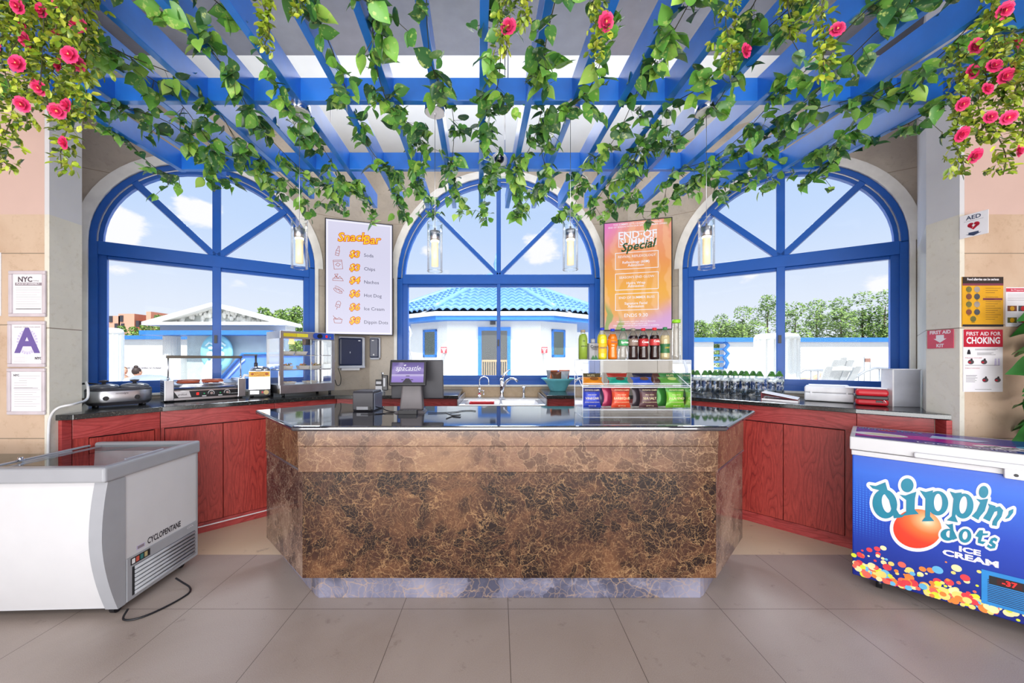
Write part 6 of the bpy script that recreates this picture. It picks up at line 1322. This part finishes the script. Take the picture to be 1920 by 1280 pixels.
def vprism(mb, poly, y0, y1): 
    n = len(poly); vs = [(x, y0, z) for x, z in poly]+[(x, y1, z) for x, z in poly]; mb.add(vs, [tuple(range(n)), tuple(range(n, 2*n))[::-1]]+[(i, n+i, n+(i+1) % n, (i+1) % n) for i in range(n)])
vprism(G2, [(X_(285), Z_(611)), (X_(549), Z_(611)), (X_(547), Z_(605)), (X_(285), Z_(605))], Y-.3, Y+.5); vprism(G2, [(X_(285), Z_(605)), (X_(320), Z_(605)), (X_(412), Z_(577)), (X_(520), Z_(605)), (X_(547), Z_(605)), (X_(412), Z_(570))], Y-.3, Y+.5); G2.build('gable_frame', t, world=True)
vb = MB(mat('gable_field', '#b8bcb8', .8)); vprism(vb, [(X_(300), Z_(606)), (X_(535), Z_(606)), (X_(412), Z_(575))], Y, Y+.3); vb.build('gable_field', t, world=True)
rl = MB(M_EXT)
for k in range(60):
    u = R.uniform(-1, 1); xx = X_(412)+u*1.45; hh = (1-abs(u))*.38; rl.ball((xx, Y-.03, Z_(604)+R.uniform(0, hh)), R.uniform(.035, .075), None, 6, (1, .7, 1.3))
rl.build('gable_relief', t, world=True)
MB(M_EXTB).box(X_(284), X_(520), Y-.35, Y+.4, Z_(629), Z_(621)).build('cornice', t, world=True)
MB(mat('grey_blue_panel', '#bccdd2', .7)).box(X_(345), X_(530), Y+.1, Y+.3, GZ, Z_(629)).build('back_wall', t, world=True)  # plain greyish wall below the cornice
MB(M_EXT).box(X_(309), X_(345), Y-.1, Y+.5, GZ, Z_(667)).build('pedestal', t, world=True)
fluted('short fluted column on a pedestal under the blue cornice', 309, 335, 629, 10.15, zb=Z_(667)+.0)
cy_ = mat('turquoise_mask', '#8fd4e6', .4); c = at(407, 661, Y-.1); k = MB(cy_, Matrix.Translation(c) @ Matrix.Rotation(PI/2, 4, 'X'))
k.lathe([(.001, .02), (.3, .02), (.4, .05), (.42, 0), (.40, -.05)], 32, sy=1.2).build('round_basin_shell', t, world=True); fr2 = MB(mat('mask_relief', '#d8f0f6', .5))
for sx in (-1, 1): fr2.ball((c.x+sx*.12, Y-.15, c.z+.12), .07, None, 8, (1.2, .6, .6)); fr2.ball((c.x+sx*.14, Y-.15, c.z-.06), .1, None, 8, (1, .6, 1)); fr2.tube([(c.x+sx*.03, Y-.14, c.z+.2), (c.x+sx*.16, Y-.16, c.z+.27), (c.x+sx*.26, Y-.14, c.z+.18)], .03, 6)
fr2.ball((c.x, Y-.17, c.z), .08, None, 8, (.8, .8, 1.4)); fr2.ball((c.x, Y-.15, c.z-.2), .11, None, 8, (1.3, .5, .6)); fr2.build('face_relief', t, world=True)
wf = MB(M_EXT); 
for k in range(7): wf.tube([(c.x-.15+k*.05, Y-.2, c.z-.22), (c.x-.17+k*.055, Y-.35, c.z-.45), (c.x-.18+k*.06, Y-.4, GZ)], .028, 6)
wf.build('falling_water', t, world=True)
SB = mat('slide_blue', '#5a86d8', .35)
t = thing('water_slide', 'blue sloping water slide right of the fountain mask', 'slide', (at(460, 0, 9).x, 9, GZ)); Xs = lambda px: at(px, 0, 9).x; Zs = lambda py: pytop_z(py, 9)
a = MB(SB); vprism(a, [(Xs(405), GZ), (Xs(405), Zs(722)), (Xs(440), Zs(680)), (Xs(456), Zs(662)), (Xs(640), Zs(660)), (Xs(640), GZ)], 9, 9.6); a.build('ramp', t, world=True)
a = MB(mat('slide_edge', '#c4d8f4', .4)); a.tube([(Xs(420), 8.98, Zs(716)), (Xs(455), 8.98, Zs(678)), (Xs(460), 8.98, Zs(674))], .02, 6); a.tube([(Xs(405), 8.97, Zs(720)), (Xs(456), 8.97, Zs(663)), (Xs(640), 8.97, Zs(661))], .03, 6, M_EXTB); a.build('edge_line', t, world=True)
m_, q, bs = newmat('far_brick'); tc = q.n('ShaderNodeTexCoord'); bk_ = q.n('ShaderNodeTexBrick', i_Vector=tc.outputs['Object'], i_Scale=1.0); bk_.inputs['Color1'].default_value = hexc('#c47a5c'); bk_.inputs['Color2'].default_value = hexc('#b86c52'); bk_.inputs['Mortar'].default_value = hexc('#cf9c84'); q.set(bs, 'Base Color', bk_.outputs[0]); bs.inputs['Roughness'].default_value = .9
t = thing('brick_building', 'distant red brick building with chimney in the left window', 'building', (-60, 60, GZ)); Yb2 = 60; 
for nm, a, b, pt in (('wing', 150, 225, 592), ('main_block', 222, 252, 588), ('low_wing', 252, 290, 601), ('chimney', 274, 283, 584)):
    o = MB(m_).box(at(a, 0, Yb2).x, at(b, 0, Yb2).x, Yb2+(.6 if nm == 'low_wing' else 0), Yb2+6, GZ, pytop_z(pt, Yb2)).build(nm, t, world=True)
for px, py in ((208, 598), (228, 597), (218, 612), (230, 612), (258, 607)):
    c = at(px, py, Yb2-.05); MB(M_DARK).box(c.x-.25, c.x+.25, Yb2-.1, Yb2+.7, c.z-.5, c.z+.5).build('window', t, world=True)
# ---- trees ----
M_TREE = leafmat('tree_leaf', [(0, '#3c5a28'), (.5, '#668a3a'), (1, '#98b455')], '#a8c060', .7)
def tree(px, pyt, Y, wpx, label, n=1500, sz=.13, zb=GZ):
    c = at(px, pyt, Y); W_ = wpx*Y/F; H = c.z-zb; t = thing('tree', label, 'tree', (c.x, Y, zb), 0, 'trees beyond the garden walls')
    MB(mat('bark', '#6a5a48', .8)).tube([(0, 0, 0), (.05, 0, H*.3), (0, .05, H*.6), (0, 0, H*.8)], .1, 7, rs=[.09, .07, .04, .02]).build('trunk', t)
    mb = MB(M_TREE); lumps = [(R.uniform(-.5, .5)*W_*.6, R.uniform(-.4, .4)*W_*.6, H*R.uniform(.22, .84), W_*R.uniform(.2, .36)) for _ in range(13)]+[(0, 0, H-W_*.22, W_*.22)]
    for k in range(n):
        lx, ly, lz, lr = R.choice(lumps); d = rv().normalized(); r_ = lr*R.uniform(.72, 1.05); p = Vector((lx, ly, lz))+d*r_; u = rv().normalized()*sz*R.uniform(.5, 1); v = u.orthogonal().normalized()*sz*.45
        mb.add([p-u*.5, p-v*.5, p+u*.5, p+v*.5], [(0, 1, 2, 3)])
    mb.build('crown', t)
T_ = [(1310, 602), (1352, 588), (1392, 572), (1440, 551), (1492, 566), (1532, 560), (1578, 556), (1618, 545), (1660, 542), (1705, 548)]
for k, (px, py) in enumerate(T_): tree(px, py, 22+(k % 2)*1.2, 66, 'leafy green tree beyond the right wall, %s from the left' % (['first', 'second', 'third', 'fourth', 'fifth', 'sixth', 'seventh', 'eighth', 'ninth', 'tenth'][k]), 3600, .19)
for k, (px, py) in enumerate([(228, 610), (250, 612), (272, 606), (298, 590)]): tree(px, py, 40, 30, 'small tree before the brick building, %s from the left' % ordn[k], 1300, .34)
for k, (px, py) in enumerate([(495, 575), (525, 580), (558, 573), (590, 576)]): tree(px, py, 26, 46, 'tree behind the fountain gable, %s from the left' % ordn[k], 2300, .24)
# ---- right: wall, column, chair, railings ----
def wall_piece(a, b, nm): return wallrun(nm, a, b, 14, 633, 641)
wall_piece(1150, 1338, 'white garden wall with blue coping left of the blue lattice'); wall_piece(1358, 1900, 'long white garden wall with blue coping in the right window')
t = thing('lattice_panel', 'blue lattice panel in the gap of the right garden wall', 'lattice', (at(1350, 0, 14).x, 14, GZ)); xa, xb = at(1337, 0, 14).x, at(1359, 0, 14).x
a = MB(M_EXTB)
for z9_ in (2.02, 1.78, 1.54, 1.30, 1.06): a.box(xa, xb, 14.02, 14.2, z9_, z9_+.07)
a.build('crossbar', t, world=True); a = MB(M_EXTB); a.tube([(xb, 14, 2.1), (xb+.12, 14, 1.95), (xb-.02, 14, 1.8), (xb+.12, 14, 1.65), (xb-.02, 14, 1.5), (xb+.1, 14, 1.3), (xb, 14, 1.1)], .07, 8).build('scrolled_post', t, world=True)
MB(M_EXTB).box(xa-.05, xb+.05, 13.9, 14.3, 2.08, 2.24).build('top_rail', t, world=True)
fluted('thick white fluted column behind the right window mullion', 1420, 1491, 625, 7)
def mast(): pass
Yc = 5.85; c = at(1563.5, 0, Yc); t = thing('adirondack_chair', 'white slatted lounge chair on the terrace seen from behind', 'chair', (c.x, Yc, GZ), .05)
WP_ = mat('chair_white', '#d4dade', .5); zt = 1.465-GZ
for k in range(5):
    u = k-2; top = zt-.034*u*u; x0, x1 = u*.100, u*.116
    MB(WP_).add([(x0-.047, .10, .32), (x0+.047, .10, .32), (x1+.056, -.16, top-.018), (x1+.038, -.168, top), (x1-.038, -.168, top), (x1-.056, -.16, top-.018)]+[(x0-.047, .125, .33), (x0+.047, .125, .33), (x1+.056, -.135, top-.013), (x1+.038, -.145, top+.005), (x1-.038, -.145, top+.005), (x1-.056, -.135, top-.013)], [(0, 1, 2, 3, 4, 5), (11, 10, 9, 8, 7, 6), (0, 6, 7, 1), (1, 7, 8, 2), (2, 8, 9, 3), (3, 9, 10, 4), (4, 10, 11, 5), (5, 11, 6, 0)]).build('back_slat', t)
MB(WP_).box(-.25, .25, -.125, -.10, zt-.20, zt-.13).build('back_rail', t); MB(WP_).box(-.22, .22, .07, .095, .35, .42).build('back_rail', t)
for k in range(4): MB(WP_).box(-.26, .26, .12+k*.11, .22+k*.11, .30+k*.015, .32+k*.015).build('seat_slat', t)
for sx in (-1, 1):
    MB(WP_).box(sx*.33-.06, sx*.33+.06, -.10, .58, .56, .58).build('arm', t, bev=.01); MB(WP_).box(sx*.29-.015, sx*.29+.015, .46, .56, 0, .56).build('leg', t); MB(WP_).box(sx*.29-.015, sx*.29+.015, -.14, -.06, 0, .56).build('leg', t); MB(WP_).box(sx*.27-.012, sx*.27+.012, -.1, .55, .24, .32).build('side_rail', t)
MP = mat('rail_metal', '#b9bdc2', .3, .6)
def rail(label, pts, Y, posts):
    t = thing('handrail', label, 'railing', (at(pts[0][0], 0, Y).x, Y, GZ)); MB(MP).tube([at(a, b, Y) for a, b in pts], .028, 8).build('rail', t, world=True)
    for px in posts:
        yv = None
        for (a0, b0), (a1, b1) in zip(pts, pts[1:]):
            if a0 <= px <= a1: yv = b0+(b1-b0)*(px-a0)/(a1-a0)
        if yv: p_ = at(px, yv, Y); MB(MP).cyl((p_.x, Y, GZ), (p_.x, Y, p_.z), .022, n=8).build('post', t, world=True)
rail('metal handrail between the column and the lounge chair', [(1492, 705), (1508, 693), (1530, 694), (1600, 696)], 8, [1522, 1535])
rail('metal handrail right of the lounge chair', [(1596, 712), (1622, 696), (1640, 690), (1690, 692)], 8.6, [1611, 1650, 1670])
t = thing('pool_sign_stand', 'small wire stand with brown plate beyond the handrail', 'sign', (at(1626, 0, 10).x, 10, GZ)); c = at(1626, 680, 10)
MB(MP).tube([(-.08, 0, 0), (-.08, 0, c.z-GZ+.16), (.08, 0, c.z-GZ+.16), (.08, 0, 0)], .012, 6).build('stand', t); MB(mat('brown_plate', '#9a7468', .6)).box(-.07, .07, -.02, 0, c.z-GZ+.02, c.z-GZ+.12).build('plate', t)
# domed cover and low blue edge
t = thing('dome_cover', 'shallow white domed cover behind the slow cooker', 'cover', (at(277, 0, 8).x, 8, GZ)); MB(M_EXT).lathe([(.40, 0), (.40, .5), (.36, .58), (.22, .64), (.001, .66)], 28).build('dome', t)
# ---- people ----
SK = mat('skin', '#d8a184', .6, var=.03); HR = mat('dark_hair', '#3a2c28', .6)
def person(label, loc, rz, joints, edges, rad, head, shirt, hair_m, lie=False, bun=False):
    t = thing('person', label, 'person', loc, rz)
    me = bpy.data.meshes.new('body'); me.from_pydata([tuple(j) for j in joints], edges, []); o = bpy.data.objects.new('body', me); COL.objects.link(o); o.parent = t; me.materials.append(SK)
    sk = o.modifiers.new('skin', 'SKIN'); 
    if not me.skin_vertices: 
        bm = bmesh.new(); bm.from_mesh(me); bm.verts.layers.skin.verify(); bm.to_mesh(me); bm.free()
    for i, r_ in enumerate(rad): me.skin_vertices[0].data[i].radius = (r_, r_); me.skin_vertices[0].data[i].use_root = (i == 0)
    sb = o.modifiers.new('sub', 'SUBSURF'); sb.levels = sb.render_levels = 2
    h = Vector(head); d = Vector((0, -1, 0)) if not lie else Vector((0, 0, 1)); u = Vector((0, 0, 1)) if not lie else Vector((0, 1, 0)); s_ = Vector((1, 0, 0))
    f = MB(SK); f.ball(h, .088, SK, 14, (.88, 1.0, 1.2) if not lie else (.88, 1.2, 1)); f.ball(h+d*.09-u*.01, .014, SK, 6); f.ball(h+s_*.077, .018, SK, 6); f.ball(h-s_*.077, .018, SK, 6); f.ball(h+d*.074+s_*.03+u*.012, .009, M_INK, 6); f.ball(h+d*.074-s_*.03+u*.012, .009, M_INK, 6); f.ball(h+d*.078-u*.045, .012, mat('lip', '#b06a5c', .5), 6, (1.6, .6, .5)); f.build('head', t)
    hm = MB(hair_m); hm.ball(h-d*.02+u*.028, .094, None, 12, (.92, .98, 1.05) if not lie else (.92, 1.05, .98)); 
    if bun: hm.ball(h+u*.13-d*.03, .045, None, 8)
    hm.build('hair', t)
    MB(shirt).ball(Vector(joints[1])*.5+Vector(joints[0])*.5, .17, None, 12, (1, .72, 1.35) if not lie else (1, 1.35, .6)).build('swimwear', t)
J = [(0, 0, .12), (0, 0, .36), (0, 0, .50), (0, -.01, .57), (.17, 0, .47), (.22, -.08, .26), (.20, -.26, .16), (-.17, 0, .47), (-.22, -.08, .26), (-.20, -.26, .16), (.1, -.1, .1), (.12, -.48, .14), (.12, -.52, -.0), (-.1, -.1, .1), (-.12, -.48, .14), (-.12, -.52, -.0)]
J = [(x, y, z+.0) for x, y, z in J]; E_ = [(0, 1), (1, 2), (2, 3), (2, 4), (4, 5), (5, 6), (2, 7), (7, 8), (8, 9), (0, 10), (10, 11), (11, 12), (0, 13), (13, 14), (14, 15)]; RD = [.13, .13, .09, .05, .055, .04, .03, .055, .04, .03, .085, .06, .045, .085, .06, .045]
person('person in the left window resting by the pool, brown hair, facing right', (at(231, 0, 9.9).x, 9.9, GZ-.0), 1.2, J, E_, RD, (0, -.02, .67), mat('navy_swimwear', '#2f4468', .6), mat('brown_hair', '#8a5a3c', .6))
person('person with dark hair tied in a bun in the left window', (at(256, 0, 9).x, 9, GZ-.0), 2.9, J, E_, RD, (0, -.02, .67), mat('dark_swimwear', '#26262c', .6), HR, bun=True)
JL = [(0, -.1, .1), (0, .2, .11), (0, .42, .11), (0, .5, .11), (.17, .4, .1), (.26, .2, .2), (.2, .02, .26), (-.17, .4, .1), (-.3, .25, .06), (-.3, .05, .05), (.09, -.2, .1), (.11, -.55, .3), (.11, -.85, .06), (-.09, -.2, .1), (-.1, -.6, .08), (-.1, -.98, .05)]

t = thing('sun_lounger', 'low white sun lounger behind the handrail in the right window', 'lounger', (at(1507, 0, 9.5).x, 9.5, GZ), PI/2)
MB(WP_).box(-.3, .3, -.95, .7, .30, .34).build('frame', t, bev=.01)
for x in (-.26, .26):
    for y in (-.85, .6): MB(WP_).box(x-.025, x+.025, y-.025, y+.025, 0, .30).build('leg', t)
person('person sunbathing on the lounger beyond the handrail, knees bent', (at(1507, 0, 9.5).x, 9.5, GZ+.30), PI/2, JL, E_, RD, (0, .62, .13), mat('navy_swimwear', '#2f4468'), mat('brown_hair', '#8a5a3c'), lie=True)
